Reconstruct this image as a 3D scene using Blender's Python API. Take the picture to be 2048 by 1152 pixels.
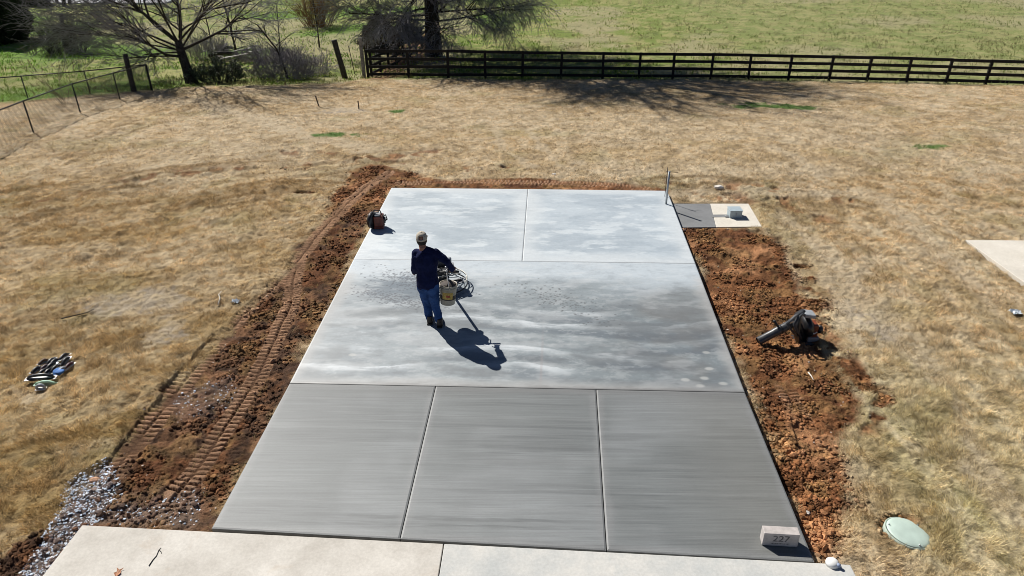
import bpy, bmesh, math, random
import numpy as np
from mathutils import Vector, Matrix
random.seed(7); RNG = np.random.default_rng(11)
scene = bpy.context.scene
for o in list(bpy.data.objects): bpy.data.objects.remove(o)
COL = scene.collection
PI = math.pi; R = math.radians

# ------------------------------------------------------------------ camera
CH = 6.46; FPX = 1440.0; PITCH = 0.50009; ROLL = -0.00728
cp, sp = math.cos(PITCH), math.sin(PITCH); cr, sr = math.cos(ROLL), math.sin(ROLL)
FW = np.array([0, cp, -sp]); RT = np.array([1., 0, 0]); UP = np.array([0, sp, cp])
RT2 = cr*RT + sr*UP; UP2 = -sr*RT + cr*UP
cam = bpy.data.cameras.new('camera'); co = bpy.data.objects.new('camera', cam); COL.objects.link(co)
co.matrix_world = Matrix(((RT2[0], UP2[0], -FW[0], 0), (RT2[1], UP2[1], -FW[1], 0), (RT2[2], UP2[2], -FW[2], CH), (0, 0, 0, 1)))
cam.sensor_width = 36; cam.lens = 36*FPX/2048; cam.clip_start = 0.05; cam.clip_end = 3000
scene.camera = co
# ------------------------------------------------------------------ light
SAZ, SEL = R(42.5), R(43.5)
world = bpy.data.worlds.new('World'); scene.world = world; world.use_nodes = True
wn = world.node_tree; bg = wn.nodes['Background']
sky = wn.nodes.new('ShaderNodeTexSky'); sky.sky_type = 'NISHITA'; sky.sun_disc = False
sky.air_density = 0.5; sky.dust_density = 0.2; sky.ozone_density = 1.5; sky.altitude = 300
sky.sun_elevation = SEL; sky.sun_rotation = 2*PI - SAZ
wn.links.new(sky.outputs[0], bg.inputs[0]); bg.inputs[1].default_value = 0.05
sl = bpy.data.lights.new('sun', 'SUN'); sl.energy = 5.0; sl.angle = R(0.5); sl.color = (1.0, 0.96, 0.89)
so = bpy.data.objects.new('sun', sl); COL.objects.link(so)
so.rotation_euler = Vector((math.sin(SAZ)*math.cos(SEL), -math.cos(SAZ)*math.cos(SEL), -math.sin(SEL))).to_track_quat('-Z', 'Y').to_euler()
scene.view_settings.view_transform = 'Standard'; scene.view_settings.look = 'None'
scene.view_settings.gamma = 1; scene.view_settings.exposure = 0.36
scene.render.engine = 'CYCLES'; scene.cycles.filter_width = 0.9

# ------------------------------------------------------------------ numpy noise
def _h(ix, iy, s):
    n = (ix.astype(np.int64)*374761393 + iy.astype(np.int64)*668265263 + s*1442695041) & 0xffffffff
    n = ((n ^ (n >> 13))*1274126177) & 0xffffffff
    n = n ^ (n >> 16)
    return (n & 0xffffff)/16777215.0
def vn(x, y, s=0):
    x = np.asarray(x, float); y = np.asarray(y, float)
    ix = np.floor(x); iy = np.floor(y); fx = x-ix; fy = y-iy
    fx = fx*fx*fx*(fx*(fx*6-15)+10); fy = fy*fy*fy*(fy*(fy*6-15)+10)
    a = _h(ix, iy, s); b = _h(ix+1, iy, s); c = _h(ix, iy+1, s); d = _h(ix+1, iy+1, s)
    return (a*(1-fx)+b*fx)*(1-fy) + (c*(1-fx)+d*fx)*fy
def fbm(x, y, sc, o=4, s=0, g=0.5):
    t = 0; a = 1; n = 0
    c, q = 0.8, 0.6
    x = np.asarray(x, float)*sc; y = np.asarray(y, float)*sc
    for i in range(o):
        t = t + a*vn(x, y, s+i*17); n += a; a *= g
        x, y = (x*c-y*q)*2.03+5.2, (x*q+y*c)*2.03+1.7
    return t/n
def ss(a, b, x):
    t = np.clip((np.asarray(x, float)-a)/(b-a), 0, 1); return t*t*(3-2*t)
def seg_dist(x, y, pts, want_s=False):
    """distance to a polyline (and arc length, side offset)"""
    best = np.full(np.shape(x), 1e9); S = np.zeros(np.shape(x)); T = np.zeros(np.shape(x)); acc = 0
    for (ax, ay), (bx, by) in zip(pts[:-1], pts[1:]):
        dx, dy = bx-ax, by-ay; L = math.hypot(dx, dy)
        t = np.clip(((x-ax)*dx+(y-ay)*dy)/(L*L), 0, 1)
        px, py = ax+t*dx, ay+t*dy; d = np.hypot(x-px, y-py); m = d < best
        best = np.where(m, d, best)
        if want_s:
            S = np.where(m, acc+t*L, S); T = np.where(m, ((x-ax)*dy-(y-ay)*dx)/L, T)
        acc += L
    return (best, S, T) if want_s else best
def poly_sd(x, y, pts):
    """signed distance to polygon, negative inside"""
    d = seg_dist(x, y, list(pts)+[pts[0]]); ins = np.zeros(np.shape(x), bool)
    n = len(pts)
    for i in range(n):
        ax, ay = pts[i]; bx, by = pts[(i+1) % n]
        if ay == by: continue
        c = ((ay > y) != (by > y)) & (x < (bx-ax)*(y-ay)/(by-ay)+ax); ins ^= c
    return np.where(ins, -d, d)

# ------------------------------------------------------------------ terrain
def hbase(x, y):
    x = np.asarray(x, float); y = np.asarray(y, float)
    t = np.clip(y-19, 0, 26)
    ramp = np.where(t < 3, t*t/6, t-1.5)
    h = -0.07 - 0.07*ramp
    side = ss(2.6, 3.4, x)*(1-ss(4.5, 9, x))*(1-ss(16, 19, y))
    return h - 0.13*side*(1-.55*ss(12.5, 13.8, y))
def ray(px, py): return FW + (px-1024)/FPX*RT2 - (py-576)/FPX*UP2
def G(px, py, z=None):
    """ground point seen at a pixel of the 2048-wide photograph"""
    d = ray(px, py); zz = -0.1 if z is None else z
    for _ in range(40):
        t = (zz-CH)/d[2]; x, y = d[0]*t, d[1]*t
        if z is not None: break
        zz = 0.5*zz + 0.5*float(hbase(x, y))
    return Vector((x, y, zz))
def g2(px, py, z=None):
    p = G(px, py, z); return (p.x, p.y)
def gp(L, z=None): return [g2(a, b, z) for a, b in L]
def upto(base, px, py):
    """height above base whose image row is py"""
    d = ray(px, py); t = base.y/d[1]; return CH+d[2]*t-base.z

YAW = 0.04585; cyw, syw = math.cos(YAW), math.sin(YAW)
def suv(u, v): return (u*cyw+v*syw, -u*syw+v*cyw)     # slab frame to world
SFL = suv(-3.804, 16.991); SFR = suv(3.09, 16.96)
SNL = g2(422, 1057, 0); SNR = g2(1630, 1124, 0)
SLAB = [SNL, SNR, SFR, SFL]
DRL = g2(165, 1048, 0); DRR = g2(1700, 1127, 0)
DRIVE = [DRL, DRR, (3.73, -9), (-6.3, -9)]
PADZ = -0.125
PAD = [g2(1344, 407, PADZ), g2(1497, 407, PADZ), g2(1524, 453, PADZ), g2(1362, 455, PADZ)]
PAD2 = [g2(1930, 481, -0.05), (11.9, g2(1930, 481, -0.05)[1]-0.1), (11.9, 8.4), g2(2048, 567, -0.05)]

DIRTL = gp([(800, 372), (840, 352), (800, 336), (740, 330), (700, 342), (680, 372), (640, 440), (600, 492), (572, 520), (560, 560), (505, 600), (478, 640),
            (430, 680), (398, 735), (330, 795), (236, 880), (205, 930), (150, 985), (100, 1040), (30, 1090), (-60, 1152), (-120, 1230), (120, 1230), (300, 1150),
            (420, 1062), (575, 770), (705, 517), (786, 376)])
DIRTT = gp([(770, 380), (800, 350), (900, 359), (1050, 356), (1180, 362), (1300, 371), (1338, 381), (1330, 392), (1000, 384)])
DIRTR = gp([(1345, 430), (1366, 452), (1524, 455), (1560, 480), (1585, 530), (1600, 600), (1650, 650), (1665, 720), (1690, 770), (1720, 830),
            (1700, 880), (1690, 930), (1700, 1000), (1695, 1060), (1700, 1127), (1640, 1140), (1600, 1100), (1490, 785), (1388, 527)])
DIRTR2 = gp([(1540, 470), (1590, 520), (1650, 570), (1660, 640), (1720, 700), (1790, 780), (1800, 860), (1730, 900), (1690, 900), (1600, 700), (1520, 560)])
GRAVEL = gp([(212, 925), (228, 950), (236, 985), (226, 1008), (190, 1040), (150, 1065), (128, 1100), (95, 1152), (40, 1230), (-20, 1230), (60, 1130), (105, 1060), (128, 1000), (140, 965), (180, 942)])
GRAVEL2 = gp([(400, 770), (470, 745), (480, 790), (420, 830), (360, 840), (350, 800)])
GRAVEL3 = gp([(240, 985), (330, 1000), (400, 960), (410, 1010), (380, 1055), (180, 1050)])
TRACKA = gp([(778, 345), (735, 372), (700, 402), (662, 440), (625, 482), (596, 520), (586, 560), (582, 610), (562, 650), (540, 700), (518, 745), (495, 785), (462, 835), (425, 890), (385, 950), (355, 985)])
TRACKB = gp([(450, 668), (420, 700), (385, 742), (340, 800), (300, 850), (262, 895), (228, 945)])
TRACKB2 = gp([(600, 515), (560, 560), (500, 620), (450, 668)])
TRACKR = gp([(1570, 770), (1590, 815), (1608, 850), (1625, 900)])
TRACKT = gp([(800, 366), (900, 362), (1050, 364), (1180, 368), (1300, 376)])
GREENB = gp([(-300, 225), (0, 205), (120, 195), (215, 188), (300, 181), (390, 172), (520, 170), (640, 168), (735, 160), (900, 158), (1204, 159), (1500, 162), (1800, 167), (2048, 171), (2400, 178)])
gbx = np.array([p[0] for p in GREENB]); gby = np.array([p[1] for p in GREENB])
PALE = [(gp([(1350, 388), (1450, 384), (1600, 388), (1750, 386), (1800, 430), (1870, 490), (1960, 570)]), .28),
        (gp([(1560, 430), (1640, 500), (1700, 560), (1760, 620), (1830, 690), (1870, 760)]), .3),
        (gp([(1620, 470), (1665, 560), (1700, 640), (1720, 700)]), .16),
        (gp([(1900, 780), (1960, 950), (2040, 1050)]), .16),
        (gp([(990, 262), (1010, 300), (1060, 330)]), .14), (gp([(1055, 258), (1090, 300), (1120, 330)]), .1),
        (gp([(230, 620), (270, 610), (330, 600)]), .35), (gp([(640, 215), (710, 218)]), .3),
        (gp([(1540, 290), (1600, 320), (1650, 350)]), .3), (gp([(400, 200), (600, 270), (760, 300)]), .5),
        (gp([(20, 770), (60, 800)]), .08), (gp([(300, 690), (350, 650)]), .1)]
LUMP = [gp([(0, 470), (200, 380), (420, 350), (700, 350)]), gp([(120, 540), (330, 420), (560, 380)]), gp([(0, 385), (240, 260), (470, 200)]),
        gp([(100, 400), (300, 350), (600, 330), (900, 300)]), gp([(1340, 370), (1500, 375), (1700, 400)]), gp([(1400, 395), (1560, 400), (1640, 440)]),
        gp([(560, 300), (760, 320), (960, 340)]), gp([(970, 330), (1040, 338)])]
RPATCH = gp([(800, 60), (880, 60), (860, 100), (770, 160), (730, 160), (790, 100)])
HOLES = [(g2(605, 385), .33, .1), (g2(1600, 532), .22, .08), (g2(1010, 332), .2, .07), (g2(735, 345), .45, .0)]
GRN = [(g2(660, 271), .8, .22), (g2(1530, 214), 1.3, .35), (g2(1590, 218), .9, .25), (g2(1860, 290), .5, .15), (g2(790, 222), .3, .15), (g2(1500, 208), .6, .2)]

def _masks(x, y):
    w = fbm(x, y, 1.3, 4, 3)-.5; w2 = fbm(x, y, 5, 3, 31)-.5
    jit = w*.55 + w2*.35
    sdl = poly_sd(x, y, DIRTL); sdt = poly_sd(x, y, DIRTT); sdr = poly_sd(x, y, DIRTR); sd2 = poly_sd(x, y, DIRTR2)
    dirt = np.maximum.reduce([1-ss(-.12, .12, sdl+jit*.8), 1-ss(-.08, .08, sdt+jit*.35), 1-ss(-.15, .15, sdr+jit*.8),
                              (1-ss(-.3, .2, sd2+jit*1.2))*ss(.50, .62, fbm(x, y, 2.2, 4, 77))])
    # scattered bare scrapes
    for L in LUMP[3:7]:
        d = seg_dist(x, y, L); dirt = np.maximum(dirt, .8*(1-ss(.1, .5, d))*ss(.56, .64, fbm(x, y, 2.7, 4, 71)))
    for (c, r, dd) in HOLES:
        dirt = np.maximum(dirt, (1-ss(r*.4, r, np.hypot(x-c[0], (y-c[1])*2)+w2*.3)))
    lid = np.hypot(x-LIDC[0], y-LIDC[1]); dirt = np.maximum(dirt, (1-ss(.29, .37, lid+jit*.25))*ss(-.1, .25, (y-LIDC[1])-(x-LIDC[0])*.6))
    dirt = dirt*(1-ss(25, 27, y))
    gravel = np.maximum.reduce([1-ss(-.05, .05, poly_sd(x, y, GRAVEL)+jit*.3),
                                (1-ss(-.1, .1, poly_sd(x, y, GRAVEL2)+jit*.4))*.33, (1-ss(-.1, .1, poly_sd(x, y, GRAVEL3)+jit*.5))*.5])
    pale = np.zeros(np.shape(x))
    for L, wd in PALE:
        pale = np.maximum(pale, 1-ss(wd*.3, wd*1.4, seg_dist(x, y, L)+w*.5))
    yb = np.interp(x, gbx, gby)
    green = ss(-.5, .5, y-yb+jit*1.5)
    gpatch = np.zeros(np.shape(x))
    for c, rx, ry in GRN:
        gpatch = np.maximum(gpatch, 1-ss(.5, 1.15, np.hypot((x-c[0])/rx, (y-c[1])/ry/1.6)+w*1.6+w2*1.2))
    return dirt, gravel, pale, green, gpatch

LIDC = g2(1822, 1050, -.05)
def track(x, y, pts, half, pitch=.092, s=5):
    d, S, T = seg_dist(x, y, pts, True)
    m = 1-ss(half*.9, half*1.05, d)
    a = np.where(T > 0, 0., .5)
    ph = (S/pitch + a + .15*np.abs(T)/half) % 1
    lug = ss(.0, .12, ph)*(1-ss(.60, .74, ph))
    ctr = 1-ss(.008, .03, np.abs(T))
    wear = ss(.33, .58, fbm(x, y, 2.1, 3, s))
    return m, m*lug*(1-.8*ctr)*((.5 if pts is TRACKA else .12)+(.5 if pts is TRACKA else .88)*wear)*(.75 if pts is TRACKB else 1)
def _height(x, y, mk=None):
    x = np.asarray(x, float); y = np.asarray(y, float)
    dirt, gravel, pale, green, gpatch = mk if mk is not None else masks(x, y)
    h = hbase(x, y)
    lawn = fbm(x, y, .35, 3, 9)*.16-.08 + (fbm(x, y, 3.2, 3, 12)-.5)*.06 + (fbm(x, y, 13, 3, 15)-.5)*.05
    for L in LUMP:
        d = seg_dist(x, y, L); lawn = lawn + (1-ss(.0, .45, d))*((fbm(x, y, 2.2, 4, 44)-.5)*.20)
    cl = fbm(x, y, 2.2, 3, 21)-.5
    rough = fbm(x, y, 7, 4, 23, .6)-.5
    soil = cl*.07 + rough*.11 - .02 + np.abs(fbm(x, y, 16, 3, 25)-.5)*.06
    near = 1-ss(.0, .5, poly_sd(x, y, SLAB))
    dd = np.maximum(dirt, gravel)
    h = h + lawn*(1-dd)*(1-.7*near) + soil*dd*(1-.45*near)
    for pts, hw in ((TRACKA, .17), (TRACKB, .19), (TRACKR, .17), (TRACKT, .16), (TRACKB2, .15)):
        m, lug = track(x, y, pts, hw)
        if pts is TRACKR: m = m*ss(.35, .6, fbm(x, y, 1.8, 3, 61)); lug = lug*ss(.3, .6, fbm(x, y, 2.5, 3, 62))
        base = hbase(x, y)-.045 + (fbm(x, y, 3, 2, 66)-.5)*.03
        k = .8 if pts in (TRACKA, TRACKB, TRACKR) else .55
        h = h*(1-m*k) + (base + lug*.06)*m*k
    h = h - .2*ss(0, 2.0, y-np.interp(x, gbx, gby))
    for (c, r, dep) in HOLES:
        h = h - dep*(1-ss(r*.2, r*.8, np.hypot(x-c[0], (y-c[1])*2)))
    # under paving
    for P, zt, mar in ((SLAB, -.16, .0), (DRIVE, -.16, .0), (PAD, -.22, .0), (PAD2, -.2, .0)):
        sd = poly_sd(x, y, P)
        h = np.where(sd < .0, np.minimum(h, zt), np.minimum(h, zt+.1+ np.maximum(sd, 0)*1.0 + (.09 if P is DRIVE else (.035 if P is SLAB else .07)))) if P is not PAD else np.where(sd < 0, np.minimum(h, zt), np.minimum(h, -.155+np.maximum(sd, 0)*.5))
    pl = np.hypot(x-LIDC[0], y-LIDC[1]); h = np.where(pl < .27, np.minimum(h, -.1), h)
    return h

RX0, RX1, RY0, RY1, RS = -17., 17., 3., 38., .036
def build_raster():
    global RAST, RN
    xs = np.arange(RX0, RX1, RS); ys = np.arange(RY0, RY1, RS); X, Y = np.meshgrid(xs, ys)
    mk = _masks(X, Y); RAST = np.stack(list(mk)+[_height(X, Y, mk)-hbase(X, Y)], -1).astype(np.float32)
def _look(x, y):
    x = np.asarray(x, float); y = np.asarray(y, float)
    fx = np.clip((x-RX0)/RS, 0, RAST.shape[1]-1.001); fy = np.clip((y-RY0)/RS, 0, RAST.shape[0]-1.001)
    ix = fx.astype(int); iy = fy.astype(int); fx = (fx-ix)[..., None]; fy = (fy-iy)[..., None]
    return (RAST[iy, ix]*(1-fx)+RAST[iy, ix+1]*fx)*(1-fy)+(RAST[iy+1, ix]*(1-fx)+RAST[iy+1, ix+1]*fx)*fy
STRAW = [(g2(272, 608), .95, .75), (g2(680, 222), .9, .6), (g2(330, 675), .4, .3), (g2(1735, 640), .4, .8)]
def masks(x, y):
    q = _look(x, y); L = [q[..., i] for i in range(5)]
    L[3] = ss(-.5, .5, y-np.interp(x, gbx, gby)+(fbm(x, y, 1.3, 4, 3)-.5)*.8); return tuple(L)
def height(x, y, mk=None):
    x = np.asarray(x, float); y = np.asarray(y, float); q = _look(x, y)[..., 5]
    far = hbase(x, y)-.2*ss(0, 2.0, y-np.interp(x, gbx, gby))+fbm(x, y, .35, 3, 9)*.16-.08+(fbm(x, y, 3.2, 3, 12)-.5)*.05
    ins = (x > RX0) & (x < RX1-.1) & (y > RY0) & (y < RY1-.1)
    near = hbase(x, y)+q
    return np.where(ins, near, np.where(y > RY0+.1, far, near))
def lerp(a, b, t): return a*(1-t[..., None]) + np.asarray(b)*t[..., None]
def lawn_colour(x, y):
    n1 = fbm(x, y, .45, 4, 101); n2 = fbm(x, y, 2.6, 4, 102); n3 = fbm(x, y, 9, 3, 103)
    c = np.zeros(np.shape(x)+(3,)) + np.array([.49, .385, .25])
    c = lerp(c, [.44, .31, .16], ss(.42, .62, n1)*.5)                 # golden
    c = lerp(c, [.62, .52, .37], ss(.48, .70, n2)*.4)                      # straw
    c = lerp(c, [.20, .14, .06], ss(.56, .76, 1-n2)*.4)                   # dark thatch
    c = lerp(c, [.36, .25, .115], (1-ss(-6, -2.5, x))*(1-ss(15, 21, y))*(.35+.4*ss(.4, .6, fbm(x*.5, y*1.2, .8, 3, 117))))
    nearl = (1-ss(7, 13, y))*(1-ss(-5, -3, x)); c = lerp(c, [.30, .205, .075], nearl*.55)
    nearr = (1-ss(6, 12, y))*ss(4, 5.5, x); c = lerp(c, [.46, .40, .225], nearr*.6)
    c = lerp(c, [.20, .20, .07], nearr*ss(.5, .62, fbm(x, y, 1.1, 4, 105))*.35)
    c = lerp(c, [.24, .23, .10], (1-nearr)*ss(.6, .75, fbm(x, y, .8, 4, 107))*.25)
    lj = (fbm(x, y, 1.8, 3, 119)-.5)*.35; lv = ss(.38, .6, fbm(x, y, .9, 3, 118))
    for L in LUMP[:4]+LUMP[4:6]:
        d = seg_dist(x, y, L)+lj; d = np.minimum(np.abs(d), np.abs(d-.5)); c = lerp(c, [.24, .165, .08], (1-ss(.03, .15, d))*.65*lv)
    al, ac = x*.93+y*.37, -x*.37+y*.93
    wl = fbm(al*.22, ac*2.3, 1.0, 4, 108, .65); lm = (1-ss(-4, -1, x))*(1-ss(19, 24, y)); c = lerp(c, [.26, .165, .07], ss(.54, .70, wl)*lm*.5); c = lerp(c, [.60, .48, .31], ss(.54, .70, 1-wl)*lm*.4)
    wr = fbm(x*2.4, y*.3, 1.0, 4, 109, .65); rm = ss(3, 5, x)*(1-ss(13, 17, y)); c = lerp(c, [.27, .20, .09], ss(.55, .70, wr)*rm*.35); c = lerp(c, [.64, .55, .38], ss(.54, .70, 1-wr)*rm*.4)
    wf = fbm(x*.35, y*1.6, 1.0, 4, 113, .6); fm = ss(16, 19, y); c = lerp(c, [.40, .31, .20], ss(.52, .68, wf)*fm*.3)
    return c*(.60+.8*n3)[..., None]*1.16
def ground_colour(x, y, mk):
    dirt, gravel, pale, green, gpatch = mk
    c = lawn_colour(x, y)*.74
    for q_ in STRAW: c = lerp(c, [.30, .26, .215], (1-ss(.45, 1.0, np.hypot((x-q_[0][0])/q_[1], (y-q_[0][1])/q_[2])+(fbm(x, y, 2.5, 4, 131)-.5)*1.6))*.65*ss(.35, .6, fbm(x, y, 9, 3, 132)))
    c = lerp(c, [.46, .38, .27], pale*.5)
    n1 = fbm(x, y, .10, 4, 110); n2 = fbm(x, y, 1.3, 5, 111, .65)
    pas = np.zeros(np.shape(x)+(3,)) + np.array([.165, .21, .05])
    pas = lerp(pas, [.31, .29, .12], ss(.44, .60, n2)*.8)
    pas = lerp(pas, [.12, .215, .03], ss(.5, .64, n1)*(1-ss(-3, 3, x))*.95)
    pas = lerp(pas, [.33, .29, .17], ss(.52, .68, fbm(x, y, .16, 4, 115))*.75)
    pas = lerp(pas, [.28, .27, .14], ss(6, 20, x)*.35)
    pas = lerp(pas, [.05, .05, .025], ss(.64, .74, fbm(x, y, 2.1, 3, 117))*.4)
    pas = lerp(pas, [.25, .12, .07], (1-ss(-.5, .5, poly_sd(x, y, RPATCH)+(n2-.5)*2))*.8)
    c = lerp(c, pas, green)
    c = lerp(c, [.07, .15, .03], gpatch*(1-green)*.9)
    m1 = fbm(x, y, 1.7, 4, 120); m2 = fbm(x, y, 8, 3, 121)
    s = np.zeros(np.shape(x)+(3,)) + np.array([.17, .075, .032])
    dark = (1-ss(-2.5, -1.5, x))*(1-ss(15, 16.5, y)); s = lerp(s, [.060, .034, .022], dark*ss(.3, .55, m1))
    s = lerp(s, [.31, .155, .075], ss(.52, .66, m1)*(1-.6*dark))
    s = lerp(s, [.10, .042, .02], ss(.55, .72, 1-m1)*.8)
    s = lerp(s, [.24, .145, .06], ss(.5, .65, fbm(x, y, 3.1, 3, 123))*.45)
    s = s*(.25+1.5*m2)[..., None]
    for pts, hw in ((TRACKA, .17), (TRACKB, .19), (TRACKR, .17), (TRACKT, .15), (TRACKB2, .13)):
        m, lug = track(x, y, pts, hw)
        if pts is TRACKR: m = m*0; lug = lug*.5*ss(.35, .6, fbm(x, y, 2.5, 3, 62))
        s = lerp(s, [.085, .045, .026], m*.75*(pts is not TRACKT)); s = lerp(s, [.34, .20, .12], np.clip(lug*1.2, 0, 1))  # lugs coloured paler as if sunlit, gaps darker as if shaded
    c = lerp(c, s, dirt)
    g = np.zeros(np.shape(x)+(3,)) + np.array([.17, .15, .15]); c = lerp(c, [.30, .19, .12], (1-ss(-.2, .25, poly_sd(x, y, GRAVEL3)))*.6) if np.ndim(x) == 2 else c; c = lerp(c, g, gravel*.6)
    return c

# ------------------------------------------------------------------ object helpers
def tag(o, label=None, cat=None, group=None, kind=None):
    if label: o['label'] = label
    if cat: o['category'] = cat
    if group: o['group'] = group
    if kind: o['kind'] = kind
    return o
def empty(name, loc=(0, 0, 0), rz=0, **k):
    o = bpy.data.objects.new(name, None); COL.objects.link(o); o.location = loc; o.rotation_euler = (0, 0, rz)
    o.empty_display_size = .1
    return tag(o, **k)
def copy_tree(o, parent=None):
    c = o.copy(); COL.objects.link(c); c.parent = parent
    for ch in list(o.children): copy_tree(ch, c)
    return c
def np_mesh(name, V, F, mat, cols=None, smooth=False, parent=None, attr='Col'):
    V = np.asarray(V, np.float32); F = np.asarray(F, np.int32); k = F.shape[1]
    me = bpy.data.meshes.new(name); me.vertices.add(len(V)); me.vertices.foreach_set('co', V.ravel())
    me.loops.add(F.size); me.loops.foreach_set('vertex_index', F.ravel())
    me.polygons.add(len(F)); me.polygons.foreach_set('loop_start', np.arange(0, F.size, k, dtype=np.int32))
    me.polygons.foreach_set('loop_total', np.full(len(F), k, np.int32))
    me.polygons.foreach_set('use_smooth', np.full(len(F), smooth, bool))
    me.update(calc_edges=True)
    if cols is not None:
        a = me.color_attributes.new(attr, 'FLOAT_COLOR', 'POINT')
        cc = np.ones((len(V), 4), np.float32); cc[:, :cols.shape[1]] = cols; a.data.foreach_set('color', cc.ravel())
    me.materials.append(mat)
    o = bpy.data.objects.new(name, me); COL.objects.link(o); o.parent = parent
    return o
class MB:
    def __init__(s): s.v = []; s.f = []; s.m = []; s.mi = 0
    def add(s, vs, fs):
        b = len(s.v); s.v += [tuple(v) for v in vs]; s.f += [tuple(b+i for i in f) for f in fs]; s.m += [s.mi]*len(fs); return s
    def box(s, c, d, rot=None, taper=1):
        x, y, z = d[0]/2, d[1]/2, d[2]/2
        vs = [Vector((sx*x*(taper if sz > 0 else 1), sy*y*(taper if sz > 0 else 1), sz*z)) for sz in (-1, 1) for sy in (-1, 1) for sx in (-1, 1)]
        if rot is not None: vs = [rot @ v for v in vs]
        vs = [v+Vector(c) for v in vs]
        return s.add(vs, [(0, 2, 3, 1), (4, 5, 7, 6), (0, 1, 5, 4), (2, 6, 7, 3), (0, 4, 6, 2), (1, 3, 7, 5)])
    def tube(s, pts, rad, n=8, cap=True, sq=None, up=None):
        """loft of rings along pts; rad float/list; sq=(a,b) ellipse ratios list"""
        pts = [Vector(p) for p in pts]; m = len(pts)
        if not isinstance(rad, (list, tuple)): rad = [rad]*m
        vs = []; prev = None
        for i, p in enumerate(pts):
            t = (pts[min(i+1, m-1)]-pts[max(i-1, 0)]).normalized()
            if prev is None:
                u = Vector(up) if up else (Vector((0, 0, 1)) if abs(t.z) < .9 else Vector((0, 1, 0)))
            else: u = prev
            a = (u - t*u.dot(t)).normalized(); b = t.cross(a); prev = a
            ra, rb = (rad[i], rad[i]) if not isinstance(rad[i], (tuple, list)) else rad[i]
            for k in range(n):
                th = 2*PI*k/n; vs.append(p + a*math.cos(th)*ra + b*math.sin(th)*rb)
        fs = [(i*n+k, i*n+(k+1) % n, (i+1)*n+(k+1) % n, (i+1)*n+k) for i in range(m-1) for k in range(n)]
        if cap: fs += [tuple(range(n-1, -1, -1)), tuple((m-1)*n+k for k in range(n))]
        return s.add(vs, fs)
    def cyl(s, a, b, r0, r1=None, n=16): return s.tube([a, b], [r0, r0 if r1 is None else r1], n)
    def lathe(s, prof, c=(0, 0, 0), n=28, rot=None, close=False):
        vs = []
        for r, z in prof:
            for k in range(n):
                v = Vector((r*math.cos(2*PI*k/n), r*math.sin(2*PI*k/n), z))
                if rot is not None: v = rot @ v
                vs.append(v+Vector(c))
        m = len(prof); rr = m if close else m-1
        fs = [(i*n+k, i*n+(k+1) % n, ((i+1) % m)*n+(k+1) % n, ((i+1) % m)*n+k) for i in range(rr) for k in range(n)]
        if not close:
            if prof[0][0] > 1e-4: fs.append(tuple(range(n-1, -1, -1)))
            if prof[-1][0] > 1e-4: fs.append(tuple((m-1)*n+k for k in range(n)))
        return s.add(vs, fs)
    def torus(s, c, Rr, r, n=40, k=8, rot=None):
        return s.lathe([(Rr+r*math.cos(2*PI*j/k), r*math.sin(2*PI*j/k)) for j in range(k)], c, n, rot, close=True)
    def ball(s, c, r, n=12, m=8, rot=None):
        if not isinstance(r, (tuple, list)): r = (r, r, r)
        vs = []; 
        for j in range(m+1):
            ph = PI*j/m
            for k in range(n):
                v = Vector((r[0]*math.sin(ph)*math.cos(2*PI*k/n), r[1]*math.sin(ph)*math.sin(2*PI*k/n), r[2]*math.cos(ph)))
                if rot is not None: v = rot @ v
                vs.append(v+Vector(c))
        return s.add(vs, [(j*n+k, (j+1)*n+k, (j+1)*n+(k+1) % n, j*n+(k+1) % n) for j in range(m) for k in range(n)])
    def prism(s, poly, z0, z1, rot=None, c=(0, 0, 0)):
        n = len(poly); vs = [Vector((x, y, z0)) for x, y in poly]+[Vector((x, y, z1)) for x, y in poly]
        if rot is not None: vs = [rot @ v for v in vs]
        vs = [v+Vector(c) for v in vs]
        return s.add(vs, [tuple(range(n-1, -1, -1)), tuple(range(n, 2*n))]+[(i, (i+1) % n, n+(i+1) % n, n+i) for i in range(n)])
    def build(s, name, mat, parent=None, smooth=False, bevel=0, weld=False):
        me = bpy.data.meshes.new(name); me.from_pydata(s.v, [], s.f)
        for m in (mat if isinstance(mat, (list, tuple)) else [mat]): me.materials.append(m)
        me.polygons.foreach_set('material_index', s.m)
        bm = bmesh.new(); bm.from_mesh(me)
        if weld: bmesh.ops.remove_doubles(bm, verts=bm.verts, dist=1e-4)
        bmesh.ops.recalc_face_normals(bm, faces=bm.faces); bm.to_mesh(me); bm.free()
        if smooth: me.polygons.foreach_set('use_smooth', [True]*len(me.polygons))
        o = bpy.data.objects.new(name, me); COL.objects.link(o); o.parent = parent
        if bevel:
            b = o.modifiers.new('bevel', 'BEVEL'); b.width = bevel; b.segments = 2; b.limit_method = 'ANGLE'
        return o

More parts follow.
